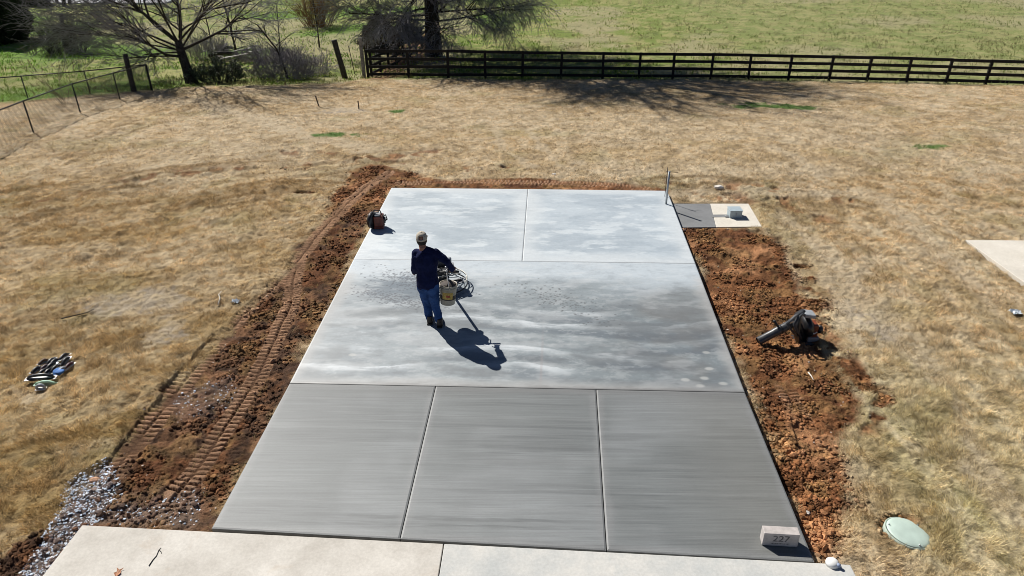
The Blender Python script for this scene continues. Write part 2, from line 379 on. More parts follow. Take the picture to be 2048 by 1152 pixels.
# ------------------------------------------------------------------ materials
class NT:
    def __init__(s, name):
        s.m = bpy.data.materials.new(name); s.m.use_nodes = True; s.t = s.m.node_tree; s.b = s.t.nodes['Principled BSDF']
        s.out = s.t.nodes['Material Output']
    def n(s, k, **kw):
        x = s.t.nodes.new(k)
        for a, b in kw.items():
            if a.startswith('i_'): x.inputs[a[2:].replace('_', ' ')].default_value = b
            else: setattr(x, a, b)
        return x
    def l(s, a, b): s.t.links.new(a, b)
    def coord(s, kind='Object', scale=(1, 1, 1)):
        tc = s.n('ShaderNodeTexCoord'); mp = s.n('ShaderNodeMapping'); mp.inputs['Scale'].default_value = scale
        s.l(tc.outputs[kind], mp.inputs[0]); return mp.outputs[0]
    def noise(s, scale, detail=4, rough=.55, vec=None, dist=0):
        x = s.n('ShaderNodeTexNoise'); x.inputs['Scale'].default_value = scale; x.inputs['Detail'].default_value = detail
        x.inputs['Roughness'].default_value = rough; x.inputs['Distortion'].default_value = dist
        if vec is not None: s.l(vec, x.inputs['Vector'])
        return x.outputs['Fac']
    def ramp(s, fac, a, b, c0=(0, 0, 0, 1), c1=(1, 1, 1, 1)):
        r = s.n('ShaderNodeValToRGB'); e = r.color_ramp.elements; e[0].position = a; e[1].position = b; e[0].color = c0; e[1].color = c1
        s.l(fac, r.inputs[0]); return r.outputs[0]
    def mul(s, col, fac, lo, hi):
        mr = s.n('ShaderNodeMapRange'); mr.inputs['To Min'].default_value = lo; mr.inputs['To Max'].default_value = hi
        mr.inputs['From Min'].default_value = .25; mr.inputs['From Max'].default_value = .75
        s.l(fac, mr.inputs['Value']); v = s.n('ShaderNodeVectorMath', operation='MULTIPLY')
        s.l(col, v.inputs[0]); s.l(mr.outputs[0], v.inputs[1]); return v.outputs[0]
    def bump(s, h, strength, dist=.01, to=None):
        b = s.n('ShaderNodeBump'); b.inputs['Strength'].default_value = strength; b.inputs['Distance'].default_value = dist
        s.l(h, b.inputs['Height']); s.l(b.outputs[0], (to or s.b).inputs['Normal'])
def M(name, col, rough=.6, metal=0, var=.25, nscale=12, col2=None, bump=.15, bscale=60, bdist=.003, coat=0, spec=.5):
    t = NT(name); vec = t.coord(); n = t.noise(nscale, 5, .6, vec)
    a = tuple(c*(1-var) for c in col)+(1,); b = tuple(min(1, c*(1+var)) for c in col)+(1,)
    if col2: b = tuple(col2)+(1,)
    t.l(t.ramp(n, .35, .65, a, b), t.b.inputs['Base Color'])
    t.b.inputs['Roughness'].default_value = rough; t.b.inputs['Metallic'].default_value = metal
    t.b.inputs['Specular IOR Level'].default_value = spec
    if coat: t.b.inputs['Coat Weight'].default_value = coat
    if bump: t.bump(t.noise(bscale, 4, .6, vec), bump, bdist)
    return t.m

def mat_ground():
    t = NT('ground_soil_and_turf'); a = t.n('ShaderNodeVertexColor', layer_name='Col'); vec = t.coord()
    f1 = t.noise(55, 4, .7, vec); f2 = t.noise(9, 5, .7, vec)
    c = t.mul(a.outputs[0], f1, .5, 1.5); c = t.mul(c, f2, .85, 1.15); t.l(c, t.b.inputs['Base Color'])
    t.b.inputs['Roughness'].default_value = .95; t.b.inputs['Specular IOR Level'].default_value = .15
    ad = t.n('ShaderNodeMath', operation='ADD'); t.l(f1, ad.inputs[0]); t.l(f2, ad.inputs[1])
    t.bump(ad.outputs[0], .8, .03); return t.m
def mat_attr(name, rough=.9, trans=0, spec=.2, lo=.85, hi=1.15, sc=40, bump=0):
    t = NT(name); a = t.n('ShaderNodeVertexColor', layer_name='Col'); vec = t.coord()
    c = t.mul(a.outputs[0], t.noise(sc, 3, .6, vec), lo, hi)
    t.l(c, t.b.inputs['Base Color']); t.b.inputs['Roughness'].default_value = rough; t.b.inputs['Specular IOR Level'].default_value = spec
    if trans:
        tr = t.n('ShaderNodeBsdfTranslucent'); t.l(c, tr.inputs[0]); mx = t.n('ShaderNodeMixShader'); mx.inputs[0].default_value = trans
        t.l(t.b.outputs[0], mx.inputs[1]); t.l(tr.outputs[0], mx.inputs[2]); t.l(mx.outputs[0], t.out.inputs[0])
    if bump: t.bump(t.noise(sc*2, 4, .7, vec), bump, .01)
    return t.m
def mat_slab_wet():
    """colour in Col, wetness in its alpha"""
    t = NT('concrete_troweled'); a = t.n('ShaderNodeVertexColor', layer_name='Col')
    vec = t.coord(scale=(1, 1, 1)); st = t.coord(scale=(.6, 5, 1))
    c = t.mul(a.outputs[0], t.noise(14, 6, .65, vec), .84*.94, .84*1.06); c = t.mul(c, t.noise(5, 5, .6, st, .6), .94, 1.06)
    c = t.mul(c, t.noise(240, 2, .5, vec), .96, 1.04)
    t.l(c, t.b.inputs['Base Color'])
    mr = t.n('ShaderNodeMapRange'); mr.inputs['To Min'].default_value = .56; mr.inputs['To Max'].default_value = .42
    t.l(a.outputs['Alpha'], mr.inputs['Value']); t.l(mr.outputs[0], t.b.inputs['Roughness'])
    t.b.inputs['Specular IOR Level'].default_value = 1.0
    t.bump(t.noise(7, 5, .6, st), .12, .01); return t.m
def mat_broom():
    t = NT('concrete_broomed'); a = t.n('ShaderNodeVertexColor', layer_name='Col')
    vec = t.coord(); st = t.coord(scale=(.9, 40, 1)); st2 = t.coord(scale=(.8, 110, 1)); st3 = t.coord(scale=(.15, 5, 1))
    n1 = t.noise(1, 4, .6, st); n2 = t.noise(1, 3, .6, st2); n3 = t.noise(1, 5, .65, st3); n4 = t.noise(150, 2, .6, vec)
    c = t.mul(a.outputs[0], n1, .57, .79); c = t.mul(c, n2, .84, 1.16); c = t.mul(c, n3, .88, 1.12); c = t.mul(c, n4, .78, 1.22)
    c = t.mul(c, t.noise(1.2, 4, .5, vec), .93, 1.07)
    t.l(c, t.b.inputs['Base Color']); t.b.inputs['Roughness'].default_value = .6; t.b.inputs['Specular IOR Level'].default_value = .8
    ad = t.n('ShaderNodeMath', operation='ADD'); t.l(n2, ad.inputs[0]); t.l(n1, ad.inputs[1]); t.bump(ad.outputs[0], .35, .004); return t.m
def mat_concrete(name, c0, c1, stain, stcol, rough=.8):
    t = NT(name); vec = t.coord(); n = t.noise(1.6, 7, .65, vec); n2 = t.noise(28, 4, .6, vec); n3 = t.noise(.8, 6, .7, vec, .5)
    base = t.ramp(n, .35, .68, c0+(1,), c1+(1,)); mx = t.n('ShaderNodeMix', data_type='RGBA'); mx.inputs[7].default_value = stcol+(1,)
    t.l(t.ramp(n3, .55, .72, (0, 0, 0, 1), (stain, stain, stain, 1)), mx.inputs[0]); t.l(base, mx.inputs[6])
    c = t.mul(mx.outputs[2], n2, .9, 1.1); c = t.mul(c, t.noise(220, 2, .5, vec), .93, 1.07)
    t.l(c, t.b.inputs['Base Color']); t.b.inputs['Roughness'].default_value = rough; t.b.inputs['Specular IOR Level'].default_value = .3
    t.bump(t.noise(120, 4, .7, vec), .2, .003); return t.m

MGROUND = mat_ground(); MBLADE = mat_attr('dry_grass_blade', .8, .35, .15)
MCLOD = mat_attr('soil_clod', .97, 0, .1, .6, 1.4, 30, .5); MSTONE = mat_attr('crushed_stone', .97, 0, .04, .85, 1.15, 30)
MWET = mat_slab_wet(); MBROOM = mat_broom()
MDRIVE = mat_concrete('driveway_concrete', (.46, .43, .385), (.62, .59, .54), .7, (.44, .35, .26))
MDRIVE2 = mat_concrete('driveway_concrete_damp', (.44, .45, .44), (.60, .58, .54), .8, (.34, .38, .39))
MPADW = mat_concrete('pad_concrete_pale', (.56, .52, .45), (.66, .62, .55), .3, (.40, .38, .35))
MPADG = mat_concrete('pad_concrete_grey', (.17, .175, .18), (.22, .225, .23), .3, (.14, .14, .15))
MSIDE = mat_concrete('slab_edge', (.26, .25, .24), (.36, .35, .34), .4, (.2, .14, .1))

# ------------------------------------------------------------------ GROUND sheet
build_raster()
def build_ground():
    cols_in = np.linspace(-.80, .80, 1120)
    out = .80+np.cumsum(np.geomspace(.003, .7, 40)); cols = np.concatenate([-out[::-1], cols_in, out])
    # rows at about one picture row each, then coarse to the horizon
    pys = np.concatenate([np.linspace(1190, 180, 800), np.linspace(178, -40, 190)])
    ys = []
    for p in pys:
        a = PITCH+math.atan((p-576)/FPX); ys.append(CH/math.tan(a) if a > 0 else 1e9)
    ys = np.array(ys); ys = np.concatenate([np.linspace(-25, ys[0]-.3, 30), ys, np.geomspace(ys[-1]*1.05, 1200, 60)])
    Y, U = np.meshgrid(ys, cols, indexing='ij')
    X = U*(np.maximum(Y, 3.0)*cp + CH*sp)
    mk = masks(X, Y); Z = height(X, Y)
    nr_ = (Y > 5) & (Y < 19); a_ = np.where(nr_.any(axis=1))[0]; sl_ = slice(a_[0], a_[-1]); c_ = slice(140, -140)
    Z[sl_, c_] = _height(X[sl_, c_], Y[sl_, c_], tuple(m[sl_, c_] for m in mk))
    Z = Z + ss(90, 400, Y)*0
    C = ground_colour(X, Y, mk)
    nr, nc = Y.shape; idx = np.arange(nr*nc).reshape(nr, nc)
    F = np.stack([idx[:-1, :-1], idx[:-1, 1:], idx[1:, 1:], idx[1:, :-1]], -1).reshape(-1, 4)
    o = np_mesh('ground', np.stack([X, Y, Z], -1).reshape(-1, 3), F, MGROUND, C.reshape(-1, 3), smooth=True)
    tag(o, kind='structure'); return o
build_ground()

# ------------------------------------------------------------------ SLAB, DRIVEWAY, PADS
def quad_panel(name, cs, mat, parent, res, zt=0., th=.15, gap=.005, colfn=None, edge=None):
    """cs: near-left, near-right, far-right, far-left in world xy"""
    P = [Vector((c[0], c[1])) for c in cs]; cen = sum(P, Vector((0, 0)))/4
    P = [p+(cen-p).normalized()*gap*1.4 for p in P]
    nu = max(2, int((P[1]-P[0]).length/res)); nv = max(2, int((P[3]-P[0]).length/res))
    u = np.linspace(0, 1, nu)[None, :, None]; v = np.linspace(0, 1, nv)[:, None, None]
    A, B, C, D = [np.array(p) for p in P]
    W = (A*(1-u)+B*u)*(1-v) + (D*(1-u)+C*u)*v
    X, Y = W[..., 0], W[..., 1]; Z = np.full(X.shape, zt)
    # softly rounded arris
    lu = (P[1]-P[0]).length; lv = (P[3]-P[0]).length
    dU = np.minimum(u[..., 0], 1-u[..., 0])*lu; dV = np.minimum(v[..., 0], 1-v[..., 0])*lv; dE = np.minimum(dU+0*dV, dV+0*dU)
    Z = Z - .006*(1-ss(0, .02, dE))
    col = colfn(X, Y, dE) if colfn else np.full(X.shape+(4,), .4)
    idx = np.arange(nu*nv).reshape(nv, nu)
    F = np.stack([idx[:-1, :-1], idx[:-1, 1:], idx[1:, 1:], idx[1:, :-1]], -1).reshape(-1, 4)
    V = np.stack([X, Y, Z], -1).reshape(-1, 3)
    rim = np.concatenate([idx[0, :], idx[1:, -1], idx[-1, -2::-1], idx[-2:0:-1, 0]]); n = len(rim); base = len(V)
    V2 = V[rim].copy(); V2[:, 2] = zt-th; V = np.concatenate([V, V2]); r2 = base+np.arange(n)
    F = np.concatenate([F, np.stack([rim, r2, np.roll(r2, -1), np.roll(rim, -1)], -1)])
    cols = np.concatenate([col.reshape(-1, col.shape[-1]), col.reshape(-1, col.shape[-1])[rim]*np.array([.8, .76, .7, 0])[:col.shape[-1]]])
    return np_mesh(name, V, F, mat, cols, smooth=False, parent=parent)
def to_uv(X, Y): return X*cyw-Y*syw, X*syw+Y*cyw
def col_rear(X, Y, dE):
    u, v = to_uv(X, Y)
    a = fbm(u*.8, v*1.3, .9, 5, 201, .55); b = fbm(u*.7, v*2.6, 2.2, 5, 202, .6)
    c = np.zeros(X.shape+(3,))+np.array([.52, .585, .635])
    mo = fbm(u*1.2, v*2.4, 2.4, 6, 205, .72); c = lerp(c, [.36, .43, .49], ss(.5, .7, mo)*.45)
    blot = ss(.48, .64, a)*.6 + ss(.52, .66, b)*.35
    # darker clouds seen in two spots
    for cu, cv, ru, rv in ((-2.0, 14.3, 1.4, .55), (1.1, 13.9, 1.5, .7), (-.9, 15.6, .9, .3), (1.9, 15.9, .8, .3)):
        k = 1-ss(.3, 1.25, np.hypot((u-cu)/ru, (v-cv)/rv)+(b-.5)*1.4); blot = np.maximum(blot, k*.9)
    c = lerp(c, [.36, .42, .47], np.clip(blot, 0, 1)*.55)
    c = lerp(c, [.78, .83, .85], ss(.50, .70, fbm(u*.7, v*1.8, 2.2, 5, 203, .65))*.5)
    c = lerp(c, [.66, .70, .72], (1-ss(.05, .5, dE+ (a-.5)*.5))*.7)
    c = lerp(c, [.3, .31, .32], (1-ss(.0, .012, dE))*.5)
    return np.concatenate([c, (.5+.5*blot)[..., None]], -1)
def col_mid(X, Y, dE):
    u, v = to_uv(X, Y)
    wv = v + (fbm(u*.55, v*.8, .9, 4, 211)-.5)*.55 + .12*np.sin(u*1.1)
    a = fbm(u*.5, v*1.5, 1.0, 5, 212, .6); fine = fbm(u*.9, v*3.2, 5, 4, 213, .6)
    c = np.zeros(X.shape+(3,))+np.array([.30, .35, .375])
    up = ss(11.1, 12.5, v+(a-.5)*1.6); c = lerp(c, [.52, .58, .625], up)
    left = (1-ss(-3.0, 1.0, u)); c = lerp(c, [.42, .475, .515], left*.55*(1-up))
    # trowel passes: pale sharp-edged crests on a darker body
    ph = (wv-8.8)/.47; fr = ph % 1; fl = np.floor(ph)
    st = fbm(u*1.6+v*.5, v*11, 1.0, 5, 231, .7); rag = fbm(u*3, v*9, 1.0, 4, 232, .65)
    fr = np.clip(fr+(rag-.5)*.20, 0, 1)
    crest = ss(.45, .90, fr)*(1-ss(.94, 1.0, fr))*(.35+.65*ss(.34, .60, st))
    amp = ss(.40, .60, fbm(u*.5, fl*3.7, 1.1, 3, 215)+.07*left)*(1-ss(10.7, 11.5, v))*ss(8.75, 9.1, v)
    c = lerp(c, [.66, .705, .74], crest*amp*(.85-.4*ss(-.5, 2, u)))
    trough = ss(.0, .15, fr)*(1-ss(.3, .8, fr))
    c = lerp(c, [.19, .225, .26], trough*amp*(.45+.5*st))
    mot = fbm(u*1.2, v*2.2, 2.6, 6, 233, .72); c = lerp(c, [.60, .64, .66], ss(.52, .70, mot)*.45); c = lerp(c, [.20, .225, .25], ss(.54, .72, 1-mot)*.5*(1-.6*up))
    # broad clouds
    c = lerp(c, [.19, .21, .225], ss(.5, .66, a)*.65*(1-.85*up))
    c = lerp(c, [.31, .285, .25], ss(.55, .7, fbm(u, v, .7, 4, 216))*ss(-.5, 1.2, u)*.3*(1-up))
    c = lerp(c, [.64, .67, .69], ss(.54, .72, fbm(u*.6, v*1.5, 1.6, 5, 217, .62))*.4)
    wetl = 1-ss(.3, 1.2, np.hypot((u+2.3)/1.15, (v-11.75)/.62)+(fine-.5)*1.0)
    c = lerp(c, [.16, .205, .25], wetl*.85)
    c = c*(1-.15*ss(-.5, 2, u)*(1-up))[..., None]*np.array([1, 1, 1])
    # spatter
    for cu, cv, ru, rv, n, s in ((-2.35, 12.0, .85, .35, 700, 1), (-2.7, 11.35, .9, .25, 420, 2), (.35, 11.35, .75, .4, 170, 3), (.0, 11.7, .9, .4, 60, 4), (1.0, 10.7, .45, .25, 30, 5)):
        rg = np.random.default_rng(s); pu = cu+rg.normal(0, ru*.5, n); pv = cv+rg.normal(0, rv*.5, n)-(pu-cu)*(.35 if cu < -1 else .45); pr = rg.uniform(.006, .020, n)
        m = (np.abs(u-cu) < ru*2.2) & (np.abs(v-cv) < rv*5); uu, vv = u[m], v[m]; k = np.zeros(uu.shape)
        for i in range(n): k = np.maximum(k, 1-ss(pr[i]*.6, pr[i]*1.1, np.hypot((uu-pu[i])*.7, vv-pv[i])))
        t = np.zeros(u.shape); t[m] = k; c = lerp(c, [.10, .115, .14] if cu < -1 else [.15, .16, .17], t*.85)
    # footprints of pale slurry, pinkish line
    for fu, fv in ((2.5, 9.05), (2.62, 9.3), (2.4, 8.85), (2.75, 8.92), (2.66, 9.75), (2.2, 9.0), (-3.0, 9.5)):
        c = lerp(c, [.62, .63, .61], (1-ss(.04, .09, np.hypot((u-fu)*1.1, (v-fv)*1.7)+(fine-.5)*.05))*.7)
    c = lerp(c, [.40, .33, .32], (1-ss(.01, .03, np.abs(u-.02-(v-9)*.02)))*(1-ss(9.3, 10.8, v))*.3)
    c = lerp(c, [.50, .50, .49], (1-ss(.02, .28, dE+(a-.5)*.35))*.75*(1-ss(12.2, 12.5, v)))
    c = lerp(c, [.26, .255, .25], (1-ss(.0, .09, v-8.718+(fine-.5)*.16))*.6)
    c = lerp(c, [.13, .13, .13], (1-ss(.0, .012, dE))*.6)
    c = c*(1-.26*(1-up)*(1-crest*amp*.8))[..., None]
    wet = np.clip(.35+.6*wetl+.3*trough*amp, 0, 1)
    return np.concatenate([c, wet[..., None]], -1)
def col_front(X, Y, dE):
    u, v = to_uv(X, Y)
    a = fbm(u, v, .6, 4, 221); b = fbm(u*.3, v*3, 1.2, 4, 222)
    c = np.zeros(X.shape+(3,))+np.array([.180, .198, .202])
    c = lerp(c, [.28, .30, .31], ss(.45, .65, a)*.6)
    c = lerp(c, [.13, .142, .148], ss(.5, .66, b)*.4); sk = fbm(u*.25, v*16, 1.0, 4, 223, .7); c = lerp(c, [.10, .11, .115], ss(.56, .72, sk)*ss(.4, .6, fbm(u*.5, v*1.2, 1, 3, 224))*.6); c = lerp(c, [.31, .325, .33], ss(.58, .74, 1-sk)*.3)
    c = lerp(c, [.235, .225, .195], ss(1.3, 2.8, u)*.4)
    c = lerp(c, [.27, .275, .28], (1-ss(.03, .12, dE+(b-.5)*.1))*.5)
    c = lerp(c, [.13, .13, .13], ss(8.3, 8.65, v+(b-.5)*.35)*.45)
    c = lerp(c, [.30, .31, .31], (1-ss(.015, .035, dE))*.35)
    c = lerp(c, [.10, .10, .10], (1-ss(.0, .012, dE))*.35)
    return np.concatenate([c, np.zeros(X.shape+(1,))], -1)
slab = empty('concrete_slab', kind='structure')
UL, UR, UM = -3.804, 3.063, -.383; V3, V2, V1 = 16.99, 12.941, 8.718
j1a, j1b = g2(872, 768, 0), g2(800, 1076, 0); j2a, j2b = g2(1192, 777, 0), g2(1213, 1099, 0)
ML, MR = suv(-3.78, V1), suv(3.03, V1)
def onl(p, q, x):  # point on line pq at x
    t = (x-p[0])/(q[0]-p[0]); return (x, p[1]+t*(q[1]-p[1]))
j1a = onl(ML, MR, j1a[0]); j2a = onl(ML, MR, j2a[0]); j1b = onl(SNL, SNR, j1b[0]); j2b = onl(SNL, SNR, j2b[0])
quad_panel('slab_panel', [suv(UL, V2), suv(UM, V2), suv(UM+.02, V3), SFL], MWET, slab, .018, gap=.003, colfn=col_rear)
quad_panel('slab_panel', [suv(UM, V2), suv(UR, V2), SFR, suv(UM+.02, V3)], MWET, slab, .018, gap=.003, colfn=col_rear)
quad_panel('slab_panel', [ML, MR, suv(UR, V2), suv(UL, V2)], MWET, slab, .0125, gap=.003, colfn=col_mid)
quad_panel('slab_panel', [SNL, j1b, j1a, ML], MBROOM, slab, .02, gap=.006, zt=-.002, colfn=col_front)
quad_panel('slab_panel', [j1b, j2b, j2a, j1a], MBROOM, slab, .02, gap=.006, zt=-.002, colfn=col_front)
quad_panel('slab_panel', [j2b, SNR, MR, j2a], MBROOM, slab, .02, gap=.006, zt=-.002, colfn=col_front)

def flat_panel(name, poly, mat, parent, zt, th=.14, inset=.006, bevel=.008):
    P = [Vector(p) for p in poly]; c = sum(P, Vector((0, 0)))/len(P)
    P = [p+(c-p).normalized()*inset for p in P]
    o = MB().prism([(p.x, p.y) for p in P], zt-th, zt).build(name, mat, parent, bevel=bevel); return o
drive = empty('driveway', kind='structure')
dj = onl(DRL, DRR, g2(888, 1083, 0)[0]); djb = g2(877, 1152, 0); dd_ = ((djb[0]-dj[0])/(djb[1]-dj[1])); dje = (dj[0]+dd_*(-9-dj[1]), -9)
off = .006
flat_panel('driveway_panel', [(DRL[0], DRL[1]-off), (dj[0]-.004, dj[1]-off), (dje[0]-.004, -9), (-6.3, -9)], MDRIVE, drive, -.004)
flat_panel('driveway_panel', [(dj[0]+.004, dj[1]-off), (DRR[0], DRR[1]-off), (3.73, -9), (dje[0]+.004, -9)], MDRIVE2, drive, -.004)
pad = empty('equipment_pad', kind='structure')
pm1 = Vector(PAD[0]).lerp(Vector(PAD[1]), .5); pm2 = Vector(PAD[3]).lerp(Vector(PAD[2]), .435)
flat_panel('pad_panel', [PAD[3], pm2, pm1, PAD[0]], MPADG, pad, PADZ, inset=.001)
flat_panel('pad_panel', [pm2, PAD[2], PAD[1], pm1], MPADW, pad, PADZ, inset=.001)
tag(flat_panel('neighbour_pad', PAD2, MPADW, None, -.03), kind='structure')

# far road
MROAD = M('pale_asphalt', (.28, .28, .29), .85, var=.12, nscale=3)
ra, rb = G(-400, 4), G(330, 3)
rv = (rb-ra).normalized(); rn = Vector((-rv.y, rv.x, 0)); ra -= rv*60; rb = rb + rv*0
zr = float(height(np.array([0.]), np.array([ra.y+2]))[0])+.10
tag(MB().prism([tuple((ra-rn*.3).xy), tuple((rb-rn*.3).xy), tuple((rb+rn*7).xy), tuple((ra+rn*7).xy)], zr-.3, zr).build('road', MROAD), kind='structure')

# ------------------------------------------------------------------ GRASS blades (uncountable)
def blades(n_try, xr, yr, dens_fn, L, W, name, label, colfn, seed, lean=.9, clump=True):
    rg = np.random.default_rng(seed)
    y = np.sqrt(rg.uniform(yr[0]**2, yr[1]**2, n_try)) if yr[0] > 0 else rg.uniform(*yr, n_try)
    hw = (y*cp+CH*sp)*.80
    x = rg.uniform(-1, 1, n_try)*hw
    if xr: m = (x > xr[0]) & (x < xr[1]); x, y = x[m], y[m]
    mk = masks(x, y); p = dens_fn(x, y, mk); keep = rg.uniform(0, 1, len(x)) < p
    for P in (SLAB, DRIVE, PAD, PAD2): keep &= poly_sd(x, y, P) > .03
    keep &= np.hypot(x-LIDC[0], y-LIDC[1]) > .275
    x, y = x[keep], y[keep]; mk = tuple(a[keep] for a in mk); n = len(x)
    z = height(x, y, mk)-.005
    tn = fbm(x, y, 6, 3, 301); th = fbm(x, y, 1.1, 2, 303)*14 + rg.normal(0, 1.0, n)
    l = L*(.45+.9*rg.uniform(0, 1, n))*(.35+1.2*ss(.3,.72,tn))*(1-.35*mk[2]); w = W*rg.uniform(.6, 1.3, n)
    le = lean*(.55+.6*rg.uniform(0, 1, n)); dx, dy = np.cos(th), np.sin(th)
    tip = np.stack([x+dx*l*np.sin(le), y+dy*l*np.sin(le), z+l*np.cos(le)], -1)
    ax = rg.uniform(0, 2*PI, n); ex, ey = np.cos(ax)*w/2, np.sin(ax)*w/2
    A = np.stack([x-ex, y-ey, z], -1); B = np.stack([x+ex, y+ey, z], -1)
    mid = (A+B)/2*.45+tip*.55; mid[:, 2] += l*.10
    V = np.stack([A, B, mid+np.stack([ex, ey, 0*ex], -1)*.8, tip, mid-np.stack([ex, ey, 0*ex], -1)*.8], 1).reshape(-1, 3)
    i = np.arange(n)*5; F = np.concatenate([np.stack([i, i+1, i+2, i+4], -1)]); T = np.stack([i+4, i+2, i+3, i+3], -1)
    c = colfn(x, y, mk)*(.55+.9*rg.uniform(0, 1, n))[:, None]*np.array([1, 1, 1])
    F3 = np.concatenate([np.stack([i, i+1, i+2], -1), np.stack([i, i+2, i+4], -1), np.stack([i+4, i+2, i+3], -1)])
    o = np_mesh(name, V, F3, MBLADE, np.repeat(c, 5, 0), smooth=False)
    tag(o, label, 'grass', kind='stuff'); return o
def lawn_d(x, y, mk):
    dirt, gravel, pale, green, gp_ = mk
    st_ = np.zeros(np.shape(x))
    for q_ in STRAW: st_ = np.maximum(st_, 1-ss(.45, 1.0, np.hypot((x-q_[0][0])/q_[1], (y-q_[0][1])/q_[2])+(fbm(x, y, 2.5, 4, 131)-.5)*1.2))
    return (1-.8*st_)*(1-dirt)*(1-gravel)*(1-green)*ss(.22, .5, fbm(x, y, 5, 3, 401)) + dirt*.05*ss(.55, .65, fbm(x, y, 4, 3, 402))
def lawn_c(x, y, mk):
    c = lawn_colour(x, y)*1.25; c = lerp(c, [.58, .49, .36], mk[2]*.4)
    for q_ in STRAW: c = lerp(c, [.42, .37, .31], (1-ss(.45, 1.0, np.hypot((x-q_[0][0])/q_[1], (y-q_[0][1])/q_[2])+(fbm(x, y, 2.5, 4, 131)-.5)*1.2))*.8); c = lerp(c, [.09, .19, .03], mk[4]*.95)
    return lerp(c, [.30, .24, .09], mk[0]*.6)
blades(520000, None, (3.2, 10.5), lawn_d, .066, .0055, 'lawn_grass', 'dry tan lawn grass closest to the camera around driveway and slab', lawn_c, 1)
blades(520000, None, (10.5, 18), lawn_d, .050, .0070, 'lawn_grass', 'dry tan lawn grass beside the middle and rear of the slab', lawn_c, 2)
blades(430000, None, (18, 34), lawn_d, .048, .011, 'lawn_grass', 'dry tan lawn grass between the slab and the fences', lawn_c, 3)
def past_d(x, y, mk): return mk[3]*ss(.40, .62, fbm(x, y, 1.3, 4, 403))*(.35+.65*(1-ss(35, 60, y)))
def past_c(x, y, mk):
    n = fbm(x, y, .5, 3, 404); c = np.zeros(np.shape(x)+(3,))+np.array([.18, .26, .045]); c = lerp(c, [.36, .32, .16], ss(.45, .6, n)*.8)
    c = lerp(c, [.13, .26, .03], (1-ss(-3, 3, x))*ss(.45, .6, fbm(x, y, .12, 3, 110))*.9)
    return lerp(c, [.30, .29, .16], ss(6, 18, x)*.5)
blades(240000, None, (26, 70), past_d, .13, .035, 'pasture_grass', 'green pasture grass beyond the fences', past_c, 4, lean=.7)
def weed_d(x, y, mk): return mk[3]*ss(.62, .70, fbm(x, y, .9, 3, 405))
def weed_c(x, y, mk): return np.zeros(np.shape(x)+(3,))+np.array([.10, .085, .04])
blades(30000, (-40, -2), (26, 50), weed_d, .2, .025, 'pasture_weeds', 'dark dry weed stalks standing in the green pasture on the left', weed_c, 5, lean=.35)

# ------------------------------------------------------------------ CLODS and STONES (uncountable)
def scatter_lumps(n_try, box, dens, rmin, rmax, name, label, cat, mat, colfn, seed, power=3., flat=.7, jag=.35):
    rg = np.random.default_rng(seed)
    x = rg.uniform(box[0], box[1], n_try); y = rg.uniform(box[2], box[3], n_try); mk = masks(x, y)
    keep = rg.uniform(0, 1, n_try) < dens(x, y, mk)
    for P in (SLAB, DRIVE, PAD, PAD2): keep &= poly_sd(x, y, P) > .02
    keep &= np.hypot(x-LIDC[0], y-LIDC[1]) > .275
    x, y = x[keep], y[keep]; n = len(x); z = height(x, y)
    r = rmin+(rmax-rmin)*rg.uniform(0, 1, n)**power
    bm = bmesh.new(); bmesh.ops.create_icosphere(bm, subdivisions=1, radius=1)
    bv = np.array([v.co[:] for v in bm.verts]); bf = np.array([[v.index for v in f.verts] for f in bm.faces]); bm.free()
    k = len(bv); disp = 1+rg.uniform(-jag, jag, (n, k)); S = rg.uniform(.7, 1.25, (n, 1, 3))*np.array([1, 1, flat])
    a = rg.uniform(0, 2*PI, n); ca, sa = np.cos(a), np.sin(a)
    V = bv[None]*disp[..., None]*S*r[:, None, None]
    X = V[..., 0]*ca[:, None]-V[..., 1]*sa[:, None]; Y = V[..., 0]*sa[:, None]+V[..., 1]*ca[:, None]
    V = np.stack([X+x[:, None], Y+y[:, None], V[..., 2]+(z+r*.3)[:, None]], -1).reshape(-1, 3)
    F = (bf[None]+(np.arange(n)*k)[:, None, None]).reshape(-1, 3)
    C = np.repeat(colfn(x, y, rg), k, 0)
    return tag(np_mesh(name, V, F, mat, C, smooth=False), label, cat, kind='stuff')
def soil_c(x, y, rg):
    n = len(x); c = ground_colour(x, y, masks(x, y))*rg.uniform(.7, 1.55, (n, 1)); return lerp(c, [.30, .15, .075], ss(.8, 1, rg.uniform(0, 1, n))*.6)
scatter_lumps(90000, (-8, -2.4, 3.5, 19), lambda x, y, m: m[0]*(1-m[1]*.5)*ss(.36, .62, fbm(x, y, 1.6, 4, 501))*(1-.9*track(x, y, TRACKA, .2)[0])*(1-.8*track(x, y, TRACKB, .2)[0]),
              .006, .038, 'soil_clods', 'dark brown clods of soil along the left side of the slab', 'soil', MCLOD, soil_c, 21)
scatter_lumps(80000, (2.4, 6.6, 4, 15.5), lambda x, y, m: m[0]*(ss(.42, .66, fbm(x, y, 1.9, 4, 503))*.75+(1-ss(6.2, 7.6, y))*.9), .006, .036, 'soil_clods',
              'orange brown clods of soil along the right side of the slab', 'soil', MCLOD, soil_c, 22)
scatter_lumps(1700, (3.1, 3.9, 5.3, 7.9), lambda x, y, m: m[0]*.5+0*x, .014, .048, 'soil_clods', 'large reddish clods of clay beside the near right corner of slab', 'soil', MCLOD,
              lambda x, y, rg: soil_c(x, y, rg)*1.25, 23, power=2.2, flat=.8)
def stone_c(x, y, rg):
    n = len(x); c = np.array([.44, .48, .54])*rg.uniform(.6, 1.3, (n, 1)); t = rg.uniform(0, 1, n); c = lerp(c, [.55, .50, .47], ss(.75, .9, t)*.7); c = c*1.25; return lerp(c, [.2, .27, .4], ss(.7, .9, 1-t)*.35)
